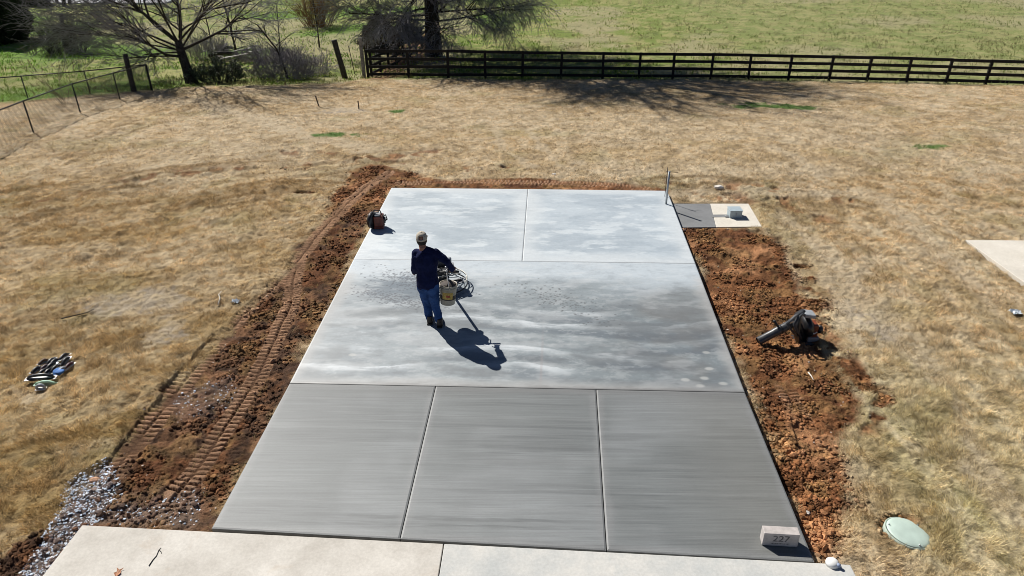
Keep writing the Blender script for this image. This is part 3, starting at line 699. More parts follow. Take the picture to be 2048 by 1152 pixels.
scatter_lumps(34000, (-6.6, -3, 3.6, 9.6), lambda x, y, m: np.where(poly_sd(x, y, GRAVEL) < .06, .95, m[1]*.45), .005, .019, 'gravel', 'blue grey crushed stone spilled beside the left corner of driveway', 'gravel', MSTONE, stone_c, 24, power=1.8, flat=.5)
scatter_lumps(9000, (-7, 6.6, 3.6, 17), lambda x, y, m: m[0]*.08+.25*m[0]*ss(.6, .7, fbm(x, y, .9, 3, 507)), .007, .02, 'small_stones', 'small pale stones scattered over the bare soil', 'stones', MSTONE,
              lambda x, y, rg: np.array([.48, .40, .34])*rg.uniform(.5, 1.5, (len(x), 1)), 25, power=2.2)
#@@OBJECTS
# ------------------------------------------------------------------ OBJECT materials
BLK = M('black_plastic', (.018, .018, .02), .38, var=.3); BLKM = M('black_painted_metal', (.016, .016, .018), .5, var=.4, bump=.05)
STEEL = M('worn_steel', (.40, .41, .43), .45, .8, var=.2, nscale=30); GALV = M('galvanised_steel', (.38, .40, .42), .45, .6, var=.12)
ORANGE = M('orange_plastic', (.20, .045, .015), .45, var=.2); DKRED = M('dark_orange_housing', (.14, .028, .015), .5, var=.35)
GREYP = M('grey_plastic', (.30, .32, .34), .45, var=.12); WHT = M('white_plastic', (.78, .78, .76), .4, var=.05, bump=.03)
CREAM = M('cream_wire', (.62, .60, .54), .5, var=.1); PAIL = M('pail_plastic', (.40, .35, .26), .5, var=.25, nscale=9, col2=(.47, .43, .35))
PAILIN = M('pail_inside', (.05, .04, .035), .8, var=.3); LABEL = M('pail_label', (.55, .36, .08), .6, var=.25, nscale=25); LABR = M('label_print', (.40, .07, .04), .6)
NAVY = M('navy_cotton', (.007, .011, .05), .9, var=.25, nscale=8, bump=.4, bscale=25, bdist=.02, spec=.15)
DENIM = M('blue_denim', (.022, .058, .18), .9, var=.28, nscale=7, col2=(.04, .095, .26), bump=.5, bscale=22, bdist=.02, spec=.15)
SKIN = M('skin', (.36, .18, .12), .55, var=.1, bump=.05); HAIR = M('dark_hair', (.012, .009, .008), .7, var=.3)
BOOT = M('brown_boot_leather', (.035, .022, .016), .6, var=.3); SOLE = M('boot_sole', (.02, .018, .016), .8)
CAPM = M('cap_cloth', (.42, .38, .32), .9, var=.12, nscale=30, spec=.1); CAPD = M('cap_brim_cloth', (.10, .085, .07), .9)
BLKW = M('black_stained_wood', (.010, .009, .009), .65, var=.5, nscale=6, bump=.4, bscale=30, bdist=.01, spec=.25)
GREYW = M('weathered_wood', (.24, .22, .20), .9, var=.35, nscale=9, bump=.5, bscale=30, bdist=.01)
DKW = M('old_dark_wood', (.045, .038, .032), .9, var=.4, nscale=9, bump=.6, bscale=25, bdist=.015)
BARK = M('bark', (.060, .050, .044), .95, var=.45, nscale=9, bump=1.0, bscale=14, bdist=.05, spec=.1)
TWIG = M('grey_twigs', (.24, .23, .235), .9, var=.35, nscale=2, bump=0, spec=.15); TWIGP = M('purple_grey_twigs', (.20, .18, .20), .9, var=.4, nscale=2, bump=0)
TWIGD = M('dark_purple_stems', (.085, .070, .075), .9, var=.4, nscale=2, bump=0)
TWIGB = M('brown_twigs', (.17, .135, .09), .9, var=.35, nscale=2, bump=0); REDT = M('russet_twigs', (.22, .12, .06), .9, var=.3, nscale=2, bump=0)
CEDAR = M('cedar_foliage', (.018, .030, .012), .8, var=.6, nscale=1.5, bump=0, spec=.2); LEAFO = M('olive_leaves', (.075, .10, .05), .7, var=.5, nscale=4, bump=0)
BRONZE = M('bronze_foliage', (.05, .032, .020), .85, var=.5, nscale=2, bump=0)
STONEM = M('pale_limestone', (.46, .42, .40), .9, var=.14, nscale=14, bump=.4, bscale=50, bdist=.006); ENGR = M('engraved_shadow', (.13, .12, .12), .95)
BOXM = M('pale_blue_grey_enamel', (.36, .43, .47), .45, var=.06); LIDM = M('pale_green_plastic', (.44, .54, .48), .55, var=.10, nscale=5, bump=.1)
LIDR = M('lid_rim', (.36, .42, .36), .6, var=.25); BLUE = M('blue_cloth', (.05, .16, .42), .8); GRNP = M('pale_green_float', (.30, .48, .34), .6, var=.2)
WOODB = M('brown_wood', (.16, .10, .06), .7); ROCK = M('white_rock', (.62, .58, .52), .9, var=.2, nscale=20, bump=.5)
ROCKT = M('tan_rock', (.46, .27, .17), .9, var=.25, nscale=20, bump=.5)
FILM = M('clear_film', (.62, .66, .70), .2, var=.2, nscale=40); RUST = M('rusty_steel', (.05, .032, .025), .8, var=.5)

def at(px, py, Y):
    d = ray(px, py); t = Y/d[1]; return Vector((d[0]*t, Y, CH+d[2]*t))
def onz(px, py, z): return G(px, py, z)
def gz(x, y): return float(height(np.array([x]), np.array([y]))[0])
def GG(px, py):
    """point on the finished ground"""
    p = G(px, py)
    for _ in range(4): p = G(px, py, gz(p.x, p.y))
    return p
def shift(mb, o):
    mb.v = [tuple(Vector(v)-o) for v in mb.v]; return mb
def rough(o, s=.01, size=.12, mod='d'):
    t = bpy.data.textures.new('cloth_folds', 'CLOUDS'); t.noise_scale = size
    d = o.modifiers.new('folds', 'DISPLACE'); d.texture = t; d.strength = s; d.mid_level = .5; d.texture_coords = 'LOCAL'
def remesh(o, v, smooth=4):
    m = o.modifiers.new('remesh', 'REMESH'); m.mode = 'VOXEL'; m.voxel_size = v; m.use_smooth_shade = True
    s = o.modifiers.new('smooth', 'SMOOTH'); s.iterations = smooth; s.factor = .5

# ------------------------------------------------------------------ PERSON
def build_person():
    Y0 = 10.49; fR = onz(880, 652, 0); fL = onz(860, 646, 0)
    O = Vector(((fR.x+fL.x)/2, Y0, 0))
    root = empty('person', O, label='person seen from behind in navy shirt, blue jeans and pale cap holding the machine handle', cat='person')
    head = at(843.5, 481, 10.56); neck = at(846, 497, 10.50); chest = at(852, 520, 10.50); waist = at(854, 547, 10.51); pelv = at(855.5, 566, 10.51)
    shR = at(871, 506, 10.49); shL = at(833, 507, 10.53); elR = at(894.5, 524, 10.44); wrR = at(906, 541, 10.56); elL = at(829.5, 534, 10.50); wrL = at(828.5, 547, 10.72)
    hipR = at(864.5, 571, 10.51); hipL = at(847, 571, 10.53); knR = at(871, 610, 10.56); knL = at(853.5, 607, 10.64)
    anR = Vector((fR.x-.005, fR.y+.03, .10)); anL = Vector((fL.x-.005, fL.y+.03, .10))
    bar = BARC
    X = Vector((1, 0, 0))
    def torso(mb, k=0):
        mb.tube([pelv-Vector((0, 0, .09)), pelv, waist, (waist+chest)/2, chest, (chest*.45+neck*.55), neck-Vector((0, 0, .02))],
                [(.155+k, .105+k), (.168+k, .115+k), (.155+k, .108+k), (.168+k, .115+k), (.188+k, .122+k), (.175+k, .10+k), (.06+k, .06+k)], 20, up=(1, 0, 0))
        mb.tube([shL+Vector((.03, 0, -.01)), (shL+shR)/2+Vector((0, 0, .03)), shR+Vector((-.03, 0, -.01))], [.062+k, .075+k, .062+k], 14)
    def arm(mb, s, e, w, k=0, endt=1.0):
        w2 = e.lerp(w, endt)
        mb.tube([s+(s-e).normalized()*.02, s, s.lerp(e, .5), e, e.lerp(w2, .35), w2], [.045+k, .062+k, .054+k, .044+k, .043+k, .029+k], 14)
        mb.ball(s, .062+k, 14, 10)
    def leg(mb, h, kn, a, k=0, hem=None):
        mb.tube([h+Vector((0, 0, .05)), h, h.lerp(kn, .4), kn, kn.lerp(a, .4), a], [.10+k, .105+k, .088+k, .062+k, .06+k, hem or .042], 16)
    b = MB(); torso(b)
    b.tube([neck-Vector((0, 0, .05)), neck, head-Vector((0, 0, .06))], [.062, .058, .06], 14)
    b.ball(head+Vector((0, 0, .015)), (.077, .098, .112), 20, 14)                    # skull
    b.tube([head+Vector((0, .04, .03)), head+Vector((0, .045, -.05)), head+Vector((0, .05, -.10))], [(.055, .055), (.058, .05), (.03, .03)], 14, up=(1, 0, 0))
    b.ball(head+Vector((0, .108, -.015)), (.014, .02, .022)); b.ball(head+Vector((0, .095, -.062)), (.024, .012, .010))
    for sx in (-1, 1):
        b.ball(head+Vector((sx*.078, -.002, -.003)), (.010, .019, .03)); b.ball(head+Vector((sx*.03, .09, .012)), (.014, .01, .009))
    arm(b, shR, elR, wrR); arm(b, shL, elL, wrL)
    def hand(mb, w, d, palm, curl, side):
        """w wrist, d finger direction, palm normal, curl angles"""
        d = d.normalized(); palm = (palm-d*palm.dot(d)).normalized(); acr = d.cross(palm)*side
        pc = w+d*.055
        mb.tube([w-d*.02, w+d*.02, w+d*.06, w+d*.095], [(.028, .02), (.036, .016), (.042, .015), (.040, .013)], 12, up=tuple(acr))
        for i, ln in enumerate((.072, .08, .075, .058)):
            base = w+d*.088+acr*(.03-.02*i); p = [base]; dr = d; 
            for j, f in enumerate((.45, .32, .23)):
                rot = Matrix.Rotation(curl[j], 3, acr.cross(Vector((0, 0, 0))) if False else acr); dr = (rot @ dr); p.append(p[-1]+dr*ln*f)
            mb.tube(p, [.0095, .009, .0085, .007], 8)
        tb = w+d*.03+acr*.032; td = (d*.6+acr*.6+palm*.5).normalized(); mb.tube([tb, tb+td*.035, tb+td*.035+(d*.5+palm*.8).normalized()*.03], [.013, .011, .009], 8)
    # right hand closes over the grip from above, left hand half closed in front of the belt
    gripP = BARC+Vector((.15, 0, 0))
    dR = (gripP-wrR); wr2 = wrR
    hand(b, wr2, Vector((dR.x*.4, .75, -.25)), Vector((0, -.3, -1)), (-.9, -1.1, -.9), 1)
    hand(b, wrL, Vector((.35, .8, .25)), Vector((.8, -.3, -.3)), (-.5, -.7, -.6), -1)
    leg(b, hipR, knR, anR); leg(b, hipL, knL, anL)
    for a, f in ((anR, fR), (anL, fL)): b.tube([f+Vector((0, -.03, .045)), f+Vector((0, .05, .045)), f+Vector((0, .16, .03)), f+Vector((.0, .20, .025))], [.034, .04, .035, .015], 12)
    o = shift(b, O).build('body', SKIN, root, True); remesh(o, .0065, 3)
    s = MB(); torso(s, .018); arm(s, shR, elR, wrR, .016, .93); arm(s, shL, elL, wrL, .016, .8)
    s.tube([waist+Vector((0, 0, .02)), pelv+Vector((0, 0, .03)), pelv-Vector((0, 0, .045))], [(.178, .13), (.188, .137), (.186, .138)], 20, up=(1, 0, 0))
    o = shift(s, O).build('shirt', NAVY, root, True); remesh(o, .011, 3); rough(o, .030, .13)
    j = MB(); j.tube([pelv+Vector((0, 0, .02)), pelv-Vector((0, 0, .10))], [(.168, .125), (.165, .122)], 20, up=(1, 0, 0))
    leg(j, hipR, knR, anR-Vector((0, 0, .03)), .012, .066); leg(j, hipL, knL, anL-Vector((0, 0, .03)), .012, .066)
    o = shift(j, O).build('jeans', DENIM, root, True); remesh(o, .010, 3); rough(o, .030, .10)
    for f in (fR, fL):
        bt = MB(); bt.tube([f+Vector((0, -.045, .05)), f+Vector((0, .03, .055)), f+Vector((0, .13, .045)), f+Vector((.0, .215, .032)), f+Vector((0, .235, .028))], [(.045, .045), (.052, .05), (.050, .042), (.04, .03), (.02, .015)], 14, up=(0, 0, 1))
        bt.tube([f+Vector((0, 0, .03)), f+Vector((0, 0, .15))], [.052, .05], 14)
        bo = shift(bt, O).build('boot', BOOT, root, True); remesh(bo, .008, 2)
        so_ = MB(); so_.prism([(-.043, -.075), (.043, -.075), (.05, .08), (.045, .19), (.02, .24), (-.02, .24), (-.045, .19), (-.05, .08)], .0, .022, c=f-O); so_.build('sole', SOLE, bo)
    hr = MB(); hr.ball(head+Vector((0, -.003, .0)), (.083, .098, .088), 22, 14); hr.v = [v for v in hr.v]
    h = shift(hr, O+Vector((0, 0, 0)))
    # keep the back and sides only
    hl = head-O; fs = [f for f in h.f if (sum(h.v[i][1] for i in f)/len(f) < hl.y+.02 and sum(h.v[i][2] for i in f)/len(f) > hl.z-.055)]
    h.f = fs; h.m = [0]*len(fs); ho = h.build('hair', HAIR, root, True)
    # cap: crown with back arch, brim forward, strap
    c = MB(); n = 28; rings = [(1.0, 0.0), (1.0, .03), (.97, .06), (.86, .09), (.66, .112), (.38, .124), (.0, .128)]
    vs = []; ctr = head-O+Vector((0, .0, .022))
    for r, z in rings:
        for k in range(n):
            th = 2*PI*k/n; vs.append(ctr+Vector((.089*r*math.cos(th), .108*r*math.sin(th), z)))
    fs = []
    for i in range(len(rings)-1):
        for k in range(n):
            th = 2*PI*(k+.5)/n; back = abs(((th-1.5*PI+PI) % (2*PI))-PI)
            if i in (1, 2) and back < .42: continue
            fs.append((i*n+k, i*n+(k+1) % n, (i+1)*n+(k+1) % n, (i+1)*n+k))
    c.add(vs, fs); co_ = c.build('cap', CAPM, root, True); sm = co_.modifiers.new('thick', 'SOLIDIFY'); sm.thickness = .004
    br = MB(); P = []
    for k in range(13):
        th = PI*(.12+.76*k/12); P.append((ctr.x+.088*math.cos(th), ctr.y+.104*math.sin(th)))
    Q = []
    for k in range(13):
        th = PI*(.88-.76*k/12); Q.append((ctr.x+.092*math.cos(th), ctr.y+.10+.085*math.sin(th)))
    br.prism(P+Q, ctr.z-.004, ctr.z+.002); br.build('brim', CAPD, co_)
    bt = MB(); bt.ball(ctr+Vector((0, 0, .129)), .007, 8, 6); bt.build('cap_button', CAPM, co_)
    ph = MB(); pp = wrL-O+Vector((.035, .09, .02)); ph.box(pp, (.022, .075, .14), Matrix.Rotation(R(-50), 3, 'X'))
BARC = onz(892, 543.5, 1.02)   # centre of the machine's handlebar
BARC.y = 10.66; BARC = at(892, 543.5, 10.66)
build_person()

# ------------------------------------------------------------------ POWER TROWEL
def build_trowel():
    C = onz(886, 562, .10); C.z = 0
    root = empty('power_trowel', C, label='walk-behind power trowel with round wire guard and engine, standing in front of the person', cat='power trowel')
    L = lambda v: Vector(v)
    g = MB(); Rg = .455
    for z, r in ((.16, Rg),): g.torus((0, 0, z), r, .011, 48, 6)
    g.torus((0, 0, .30), .20, .010, 30, 6)
    for k in range(9):
        a = 2*PI*k/9+.3; v = Vector((math.cos(a), math.sin(a), 0)); g.tube([v*Rg+Vector((0, 0, .05)), v*Rg+Vector((0, 0, .16))], .008, 6)
        g.tube([v*Rg+Vector((0, 0, .16)), v*.36+Vector((0, 0, .25)), v*.20+Vector((0, 0, .30))], .008, 6)
    for k in range(4):
        a = PI/4+PI/2*k; v = Vector((math.cos(a), math.sin(a), 0)); g.tube([v*Rg+Vector((0, 0, .10)), v*.08+Vector((0, 0, .17))], .012, 6)
    g.build('guard_ring', CREAM, root, True)
    g = MB(); g.torus((0, 0, .05), Rg, .013, 48, 6); g.build('base_ring', BLKM, root, True)
    for k in range(4):
        a = PI/2*k+.5; rot = Matrix.Rotation(a, 3, 'Z') @ Matrix.Rotation(R(6), 3, 'X'); b = MB()
        b.box(rot @ Vector((.27, 0, 0))+Vector((0, 0, .018)), (.33, .15, .005), rot); bo = b.build('blade', STEEL, root)
        ar = MB(); ar.tube([Vector((0, 0, .06)), rot @ Vector((.40, 0, .035))], .016, 8); ar.build('blade_arm', BLKM, bo)
    gb = MB(); gb.lathe([(.0, .05), (.11, .06), (.12, .12), (.09, .18), (.05, .22), (0, .22)], n=20); gb.build('gearbox', BLKM, root, True)
    e = MB(); e.box((0, .03, .30), (.26, .30, .16)); e.box((.02, .05, .42), (.20, .18, .10)); e.lathe([(0, 0), (.105, .0), (.115, .03), (.10, .07), (0, .08)], (0, -.10, .33), 20, Matrix.Rotation(R(90), 3, 'X'))
    eo = e.build('engine', BLKM, root, bevel=.01)
    for i in range(6):
        f = MB(); 
    f = MB()
    for i in range(7): f.box((.16, .05, .29+.022*i), (.10, .16, .007))
    f.build('cooling_fins', STEEL, eo)
    t = MB(); t.box((-.03, .04, .50), (.24, .17, .10)); t.build('fuel_tank', M('dark_grey_tank', (.06, .06, .065), .4), root, bevel=.03)
    cpx = MB(); cpx.cyl((-.06, .04, .55), (-.06, .04, .575), .032); cpx.build('fuel_cap', CREAM, root, True, .004)
    af = MB(); af.cyl((.12, .04, .46), (.12, .04, .56), .055); af.build('air_filter', GREYP, root, True)
    mu = MB(); mu.tube([(-.16, .0, .34), (-.16, .14, .34)], .05, 14); mu.build('muffler', STEEL, root, True)
    top = BARC-C
    h = MB(); h.tube([(0, -.05, .20), Vector((0, -.05, .20)).lerp(top, .35), Vector((0, -.05, .20)).lerp(top, .8), top], .024, 10)
    h.box(Vector((0, -.05, .20)).lerp(top, .80)+Vector((0, 0, .02)), (.09, .10, .07)); h.build('handle_pole', BLKM, root, True)
    hb = MB(); hb.tube([top+Vector((-.20, 0, 0)), top+Vector((.20, 0, 0))], .015, 10); hb.tube([top+Vector((-.12, 0, 0)), top+Vector((-.12, .12, .0)), top+Vector((.06, .12, 0)), top+Vector((.06, 0, 0))], .010, 8)
    ho = hb.build('handlebar', BLKM, root, True)
    for sx in (-1, 1):
        gr = MB(); gr.cyl(top+Vector((sx*.11, 0, 0)), top+Vector((sx*.22, 0, 0)), .020, n=12); gr.build('grip', BLK, ho, True)
    lv = MB(); lv.tube([top+Vector((-.08, .01, .02)), top+Vector((-.15, .06, .03)), top+Vector((-.20, .06, .03))], .007, 6); lv.cyl(top+Vector((0, .05, .02)), top+Vector((0, .05, .07)), .02, n=10); lv.build('throttle_lever', STEEL, root, True)
build_trowel()

# ------------------------------------------------------------------ BUCKET hung on the handlebar
def build_bucket():
    top = at(893, 568, 10.60); O = Vector((top.x+.004, 10.60, top.z-.36))
    root = empty('bucket', O, label='dirty five gallon plastic bucket hanging by its bail from the machine handlebar', cat='bucket')
    T = Matrix.Rotation(R(4), 3, 'Y') @ Matrix.Rotation(R(-3), 3, 'X')
    b = MB(); prof = [(0, 0), (.122, 0), (.126, .006), (.143, .30), (.150, .302), (.150, .318), (.145, .32), (.145, .335), (.152, .337), (.152, .36), (.143, .362), (.140, .35)]
    b.lathe(prof, n=36, rot=T); b.build('shell', PAIL, root, True)
    i = MB(); i.lathe([(.1405, .352), (.134, .10), (0, .095)], n=36, rot=T); i.build('inside', PAILIN, root, True)
    lb = MB(); vs = []; 
    for zz in (.12, .245):
        for k in range(11):
            th = R(-90-38+k*7.6); r = .1265+(.1425-.1265)*(zz/.30)+.0018; vs.append(T @ Vector((r*math.cos(th), r*math.sin(th), zz)))
    lb.add(vs, [(k, k+1, 12+k, 11+k) for k in range(10)]); lo = lb.build('label', LABEL, root, True)
    pr = MB(); vs = []
    for zz in (.16, .20):
        for k in range(5):
            th = R(-90-10+k*7); r = .1265+(.016)*(zz/.30)+.0035; vs.append(T @ Vector((r*math.cos(th), r*math.sin(th), zz+.008*math.sin(k*2))))
    pr.add(vs, [(k, k+1, 6+k, 5+k) for k in range(4)]); pr.build('label_print', LABR, lo)
    w = MB(); apex = BARC-O+Vector((.01, 0, .012)); e0, e1 = T @ Vector((.03, -.15, .33)), T @ Vector((-.03, .15, .33))
    def arc(a, c): return [a.lerp(c, t)+Vector((0, (a.y)*.55*math.sin(PI*t)*.35, 0)) for t in (0, .2, .4, .6, .8, 1)]
    w.tube(arc(e0, apex)+arc(e1, apex)[::-1][1:], .0055, 6); w.build('bail', WHT, root, True)
    k = MB(); k.ball(apex, (.02, .022, .028)); k.tube([apex+Vector((.01, 0, 0)), apex+Vector((.03, -.01, -.05))], .006, 6); k.build('rope_knot', WHT, root, True)
    for e in (e0, e1):
        ea = MB(); ea.ball(e, (.014, .010, .014)); ea.build('bail_ear', PAIL, root, True)
build_bucket()

# ------------------------------------------------------------------ BACKPACK BLOWER lying in the dirt
def build_blower():
    b0 = GG(1606, 684); Y = b0.y; O = b0
    root = empty('backpack_blower', O, label='black and orange backpack leaf blower with long grey tube dropped on the orange soil', cat='leaf blower')
    def part(name, mat, fn, sm=True, bev=0, par=None):
        m = MB(); fn(m); return shift(m, O).build(name, mat, par or root, sm, bev)
    nz = GG(1515, 690); A = nz+Vector((0, 0, .075)); B = at(1578, 650, Y-.02)
    def tube(m):
        m.tube([A, A.lerp(B, .5), A.lerp(B, .52), B], [.070, .068, .074, .072], 18, cap=False); m.tube([A.lerp(B, .02), B], [.062, .064], 18)
    part('blower_tube', M('blower_tube_plastic', (.045, .047, .052), .4, var=.4), tube)
    C1 = at(1590, 640, Y+.02); C2 = at(1600, 662, Y+.06); C3 = at(1607, 672, Y+.10)
    part('flexible_hose', BLK, lambda m: m.tube([B.lerp(A, .03), B, B.lerp(C1, .3), B.lerp(C1, .4), B.lerp(C1, .6), C1, C1.lerp(C2, .3), C1.lerp(C2, .6), C2, C3], [.078, .080, .070, .078, .068, .078, .068, .078, .07, .08], 16))
    H = at(1549, 643, Y-.06)
    part('control_handle', BLK, lambda m: (m.tube([A.lerp(B, .72), H.lerp(A.lerp(B, .72), .4), H], [.016, .019, .022], 10), m.ball(H, .026), m.tube([A.lerp(B, .69), A.lerp(B, .76)], .08, 18)))
    F0 = at(1603, 684, Y); F1 = at(1604, 624, Y+.04)
    def frame(m):
        m.tube([at(1596, 681, Y-.02), at(1592, 655, Y-.03), at(1596, 630, Y+.0), at(1606, 621, Y+.04)], [(.045, .10), (.05, .13), (.045, .12), (.03, .09)], 14, up=(1, 0, 0))
        m.box(at(1608, 684, Y)+Vector((0, .05, .0)), (.30, .30, .03))
    part('back_frame', BLK, frame)
    for px in (0, 9):
        def strap(m, px=px):
            m.tube([at(1606+px*.3, 622, Y-.02), at(1590+px, 632, Y-.12), at(1574+px*1.6, 648, Y-.17), at(1586+px, 664, Y-.16), at(1598+px*.5, 678, Y-.10)], [(.008, .026)]*5, 8)
        part('shoulder_strap', M('strap_webbing', (.045, .048, .055), .6, var=.4), strap)
    part('strap_buckle', STEEL, lambda m: m.box(at(1583, 644, Y-.16), (.07, .02, .035), Matrix.Rotation(R(-30), 3, 'Y')), False, .004)
    fc = at(1614, 652, Y+.12)
    part('fan_housing', BLK, lambda m: m.lathe([(0, -.07), (.15, -.07), (.19, -.03), (.19, .03), (.15, .07), (0, .07)], fc, 26, Matrix.Rotation(R(75), 3, 'Y')))
    ec = at(1624, 658, Y+.10)
    eo = part('engine_cover', ORANGE, lambda m: (m.box(ec, (.14, .20, .24)), m.box(ec+Vector((.05, 0, -.02)), (.08, .14, .16))), False, .02)
    part('starter_cover', BLK, lambda m: m.cyl(ec+Vector((.08, -.04, .02)), ec+Vector((.14, -.04, .02)), .075, .065, 18), True, 0, eo)
    part('air_filter_cover', M('light_grey_cover', (.33, .35, .37), .4, var=.1), lambda m: (m.box(at(1617, 628, Y+.08), (.20, .20, .07), Matrix.Rotation(R(8), 3, 'Y'))), False, .022)
    part('fuel_tank', M('milky_tank', (.30, .26, .24), .4, var=.2), lambda m: m.box(at(1624, 676, Y+.04), (.20, .14, .09)), False, .02)
    part('spark_lead', WHT, lambda m: m.tube([at(1622, 663, Y-.04), at(1628, 668, Y-.05), at(1634, 664, Y-.03)], .009, 6))
build_blower()

# ------------------------------------------------------------------ small petrol machine at the slab's left edge
def build_saw():
    O = onz(752, 456, 0); Y = O.y
    root = empty('petrol_power_tool', O, label='small dark orange petrol machine with top handle standing on the left edge of slab', cat='power tool')
    def part(name, mat, fn, sm=True, bev=0, par=None):
        m = MB(); fn(m); return shift(m, O).build(name, mat, par or root, sm, bev)
    c = at(745, 440, Y)
    part('round_guard', BLK, lambda m: m.lathe([(0, -.045), (.17, -.045), (.19, -.03), (.19, .03), (.17, .045), (0, .045)], c, 30, Matrix.Rotation(R(-18), 3, 'Z') @ Matrix.Rotation(R(90), 3, 'Y')))
    part('guard_highlight', M('painted_highlight', (.55, .42, .36), .5), lambda m: m.tube([c+Vector((-.08, -.06, .14)), c+Vector((-.05, -.07, .165)), c+Vector((.0, -.05, .187))], .010, 6))  # pale bead imitates the bright highlight on the black guard
    bc = at(758, 440, Y+.03)
    eo = part('engine_body', DKRED, lambda m: (m.box(bc, (.20, .24, .24)), m.box(bc+Vector((.06, 0, -.02)), (.12, .18, .16)), m.box(bc+Vector((.0, -.02, -.14)), (.22, .22, .05))), False, .02)
    part('starter_cover', BLK, lambda m: m.cyl(bc+Vector((.09, 0, 0)), bc+Vector((.14, 0, 0)), .085, .07, 18), True, 0, eo)
    part('cylinder_cover', GREYP, lambda m: m.box(bc+Vector((-.02, -.03, .135)), (.12, .12, .03)), False, .01)
    tc = at(752, 420, Y)
    part('top_handle', BLKM, lambda m: m.tube([bc+Vector((-.10, .05, .10)), bc+Vector((-.10, .02, .22)), bc+Vector((.04, -.02, .24)), bc+Vector((.09, -.04, .12))], .014, 8))
    part('handle_bar', STEEL, lambda m: m.tube([bc+Vector((-.09, -.02, .19)), bc+Vector((.03, -.04, .20))], .012, 8))
    part('rear_grip', BLK, lambda m: m.tube([bc+Vector((.05, .0, .08)), bc+Vector((.16, -.02, .13)), bc+Vector((.18, .0, .02)), bc+Vector((.08, .02, -.06))], .016, 8))
    part('foot', BLKM, lambda m: m.tube([bc+Vector((-.16, -.10, -.16)), bc+Vector((.02, -.12, -.165)), bc+Vector((.08, -.04, -.165))], .008, 6))
build_saw()

# ------------------------------------------------------------------ TOOL PILE
def hand_tool(px, py, ang, L, label, plate=STEEL, handle=BLK, w=.078, name='hand_trowel', cat='hand trowel', hz=.05, zoff=0., tilt=0, arch=.008, grp='concrete finishing tools heaped on the lawn'):
    p = GG(px, py); O = Vector((p.x, p.y, p.z+.02+zoff)); root = empty(name, O, R(ang), label=label, cat=cat, group=grp)
    root.rotation_euler = (R(tilt), R(random.uniform(-8, 8)), R(ang))
    m = MB(); m.prism([(-w/2, -L/2), (w/2, -L/2), (w/2, L/2), (-w/2, L/2)], 0, .008); m.build('blade', plate, root, bevel=.003)
    h = MB(); h.tube([(0, -L*.42, .01), (0, -L*.34, arch+.01), (0, -L*.1, arch+.03), (0, L*.15, arch+.03), (0, L*.34, arch), (0, L*.42, .01)], [(.016, .02), (.02, .024), (.024, .026), (.024, .026), (.02, .024), (.016, .02)], 10); h.build('handle', handle, root, True)
    st = MB(); st.box((0, 0, .0135), (.03, L*.80, .010)); st.build('spine', GREYP, root)
    return root
TOOLS = [(88, 728, -38, .22, 'dark topmost tool at the far left of the heap, brown wooden handle', 0, GREYP, WOODB), (103, 727, -30, .26, 'black flat tool in the middle of the back row of the heap', 10, BLK, BLK),
         (110, 728, -28, .26, 'white plated tool with black arched handle, right of the black flat one', 0, STEEL, BLK), (130, 718, -24, .27, 'farthest hand tool of the heap, black arch on a white plate', 0, WHT, BLK),
         (133, 727, -24, .26, 'black arched tool just in front of the farthest one', 8, STEEL, BLK), (139, 736, -22, .26, 'rightmost tool of the heap with reddish black handle and white plate', 0, WHT, M('maroon_grip', (.06, .015, .02), .5)),
         (74, 745, -30, .24, 'leftmost tool of the heap with a pale grey plate under a black bow', 0, GREYP, BLK), (90, 740, -40, .24, 'maroon handled tool in the left middle of the heap', 6, BLK, M('dark_maroon', (.05, .02, .03), .5)),
         (88, 748, -45, .24, 'beige and black curved tool in front of the maroon handled one', 0, M('beige_pad', (.40, .36, .28), .8), BLK), (104, 738, -30, .26, 'pink edged black bow tool at the centre of the heap', 6, STEEL, BLK),
         (113, 742, -30, .26, 'black bow tool just behind the blue cloth', 6, STEEL, BLK), (99, 747, -32, .24, 'black grip tool with white plate behind the long black float', 0, WHT, BLK),
         (126, 746, -26, .24, 'white plated tool right of the blue cloth', 0, WHT, GREYP)]
for (a, b, c, d, lb, tl, pm, hm) in TOOLS: hand_tool(a, b, c*.6+4, d*.9, lb, pm, hm, zoff=random.uniform(0, .03), tilt=tl+random.uniform(-6, 6))
hand_tool(84, 762, -83, .46, 'long black float lying across the front of the tool heap', BLK, BLK, .11, 'long_float', 'float', zoff=.03, arch=.035)
hand_tool(93, 771, -87, .36, 'pale green long float nearest the front of the tool heap', GRNP, GRNP, .07, 'long_float', 'float', arch=.02)
hand_tool(83, 780, -85, .15, 'short white tool with grey handle at the near foot of the tool heap', WHT, GREYP, .09, 'small_float', 'float', arch=.04)
p = GG(119, 751); m = MB(); rg = random.Random(3)
for i in range(5): m.ball((rg.uniform(-.05, .05), rg.uniform(-.06, .06), .03+.012*i), (.06, .07, .022), 12, 7, Matrix.Rotation(rg.uniform(0, 3), 3, 'Z'))
bl = m.build('blue_cloth', BLUE, None, True); bl.location = p; remesh(bl, .01, 2); tag(bl, 'crumpled bright blue cloth stuffed between the heaped tools', 'cloth')

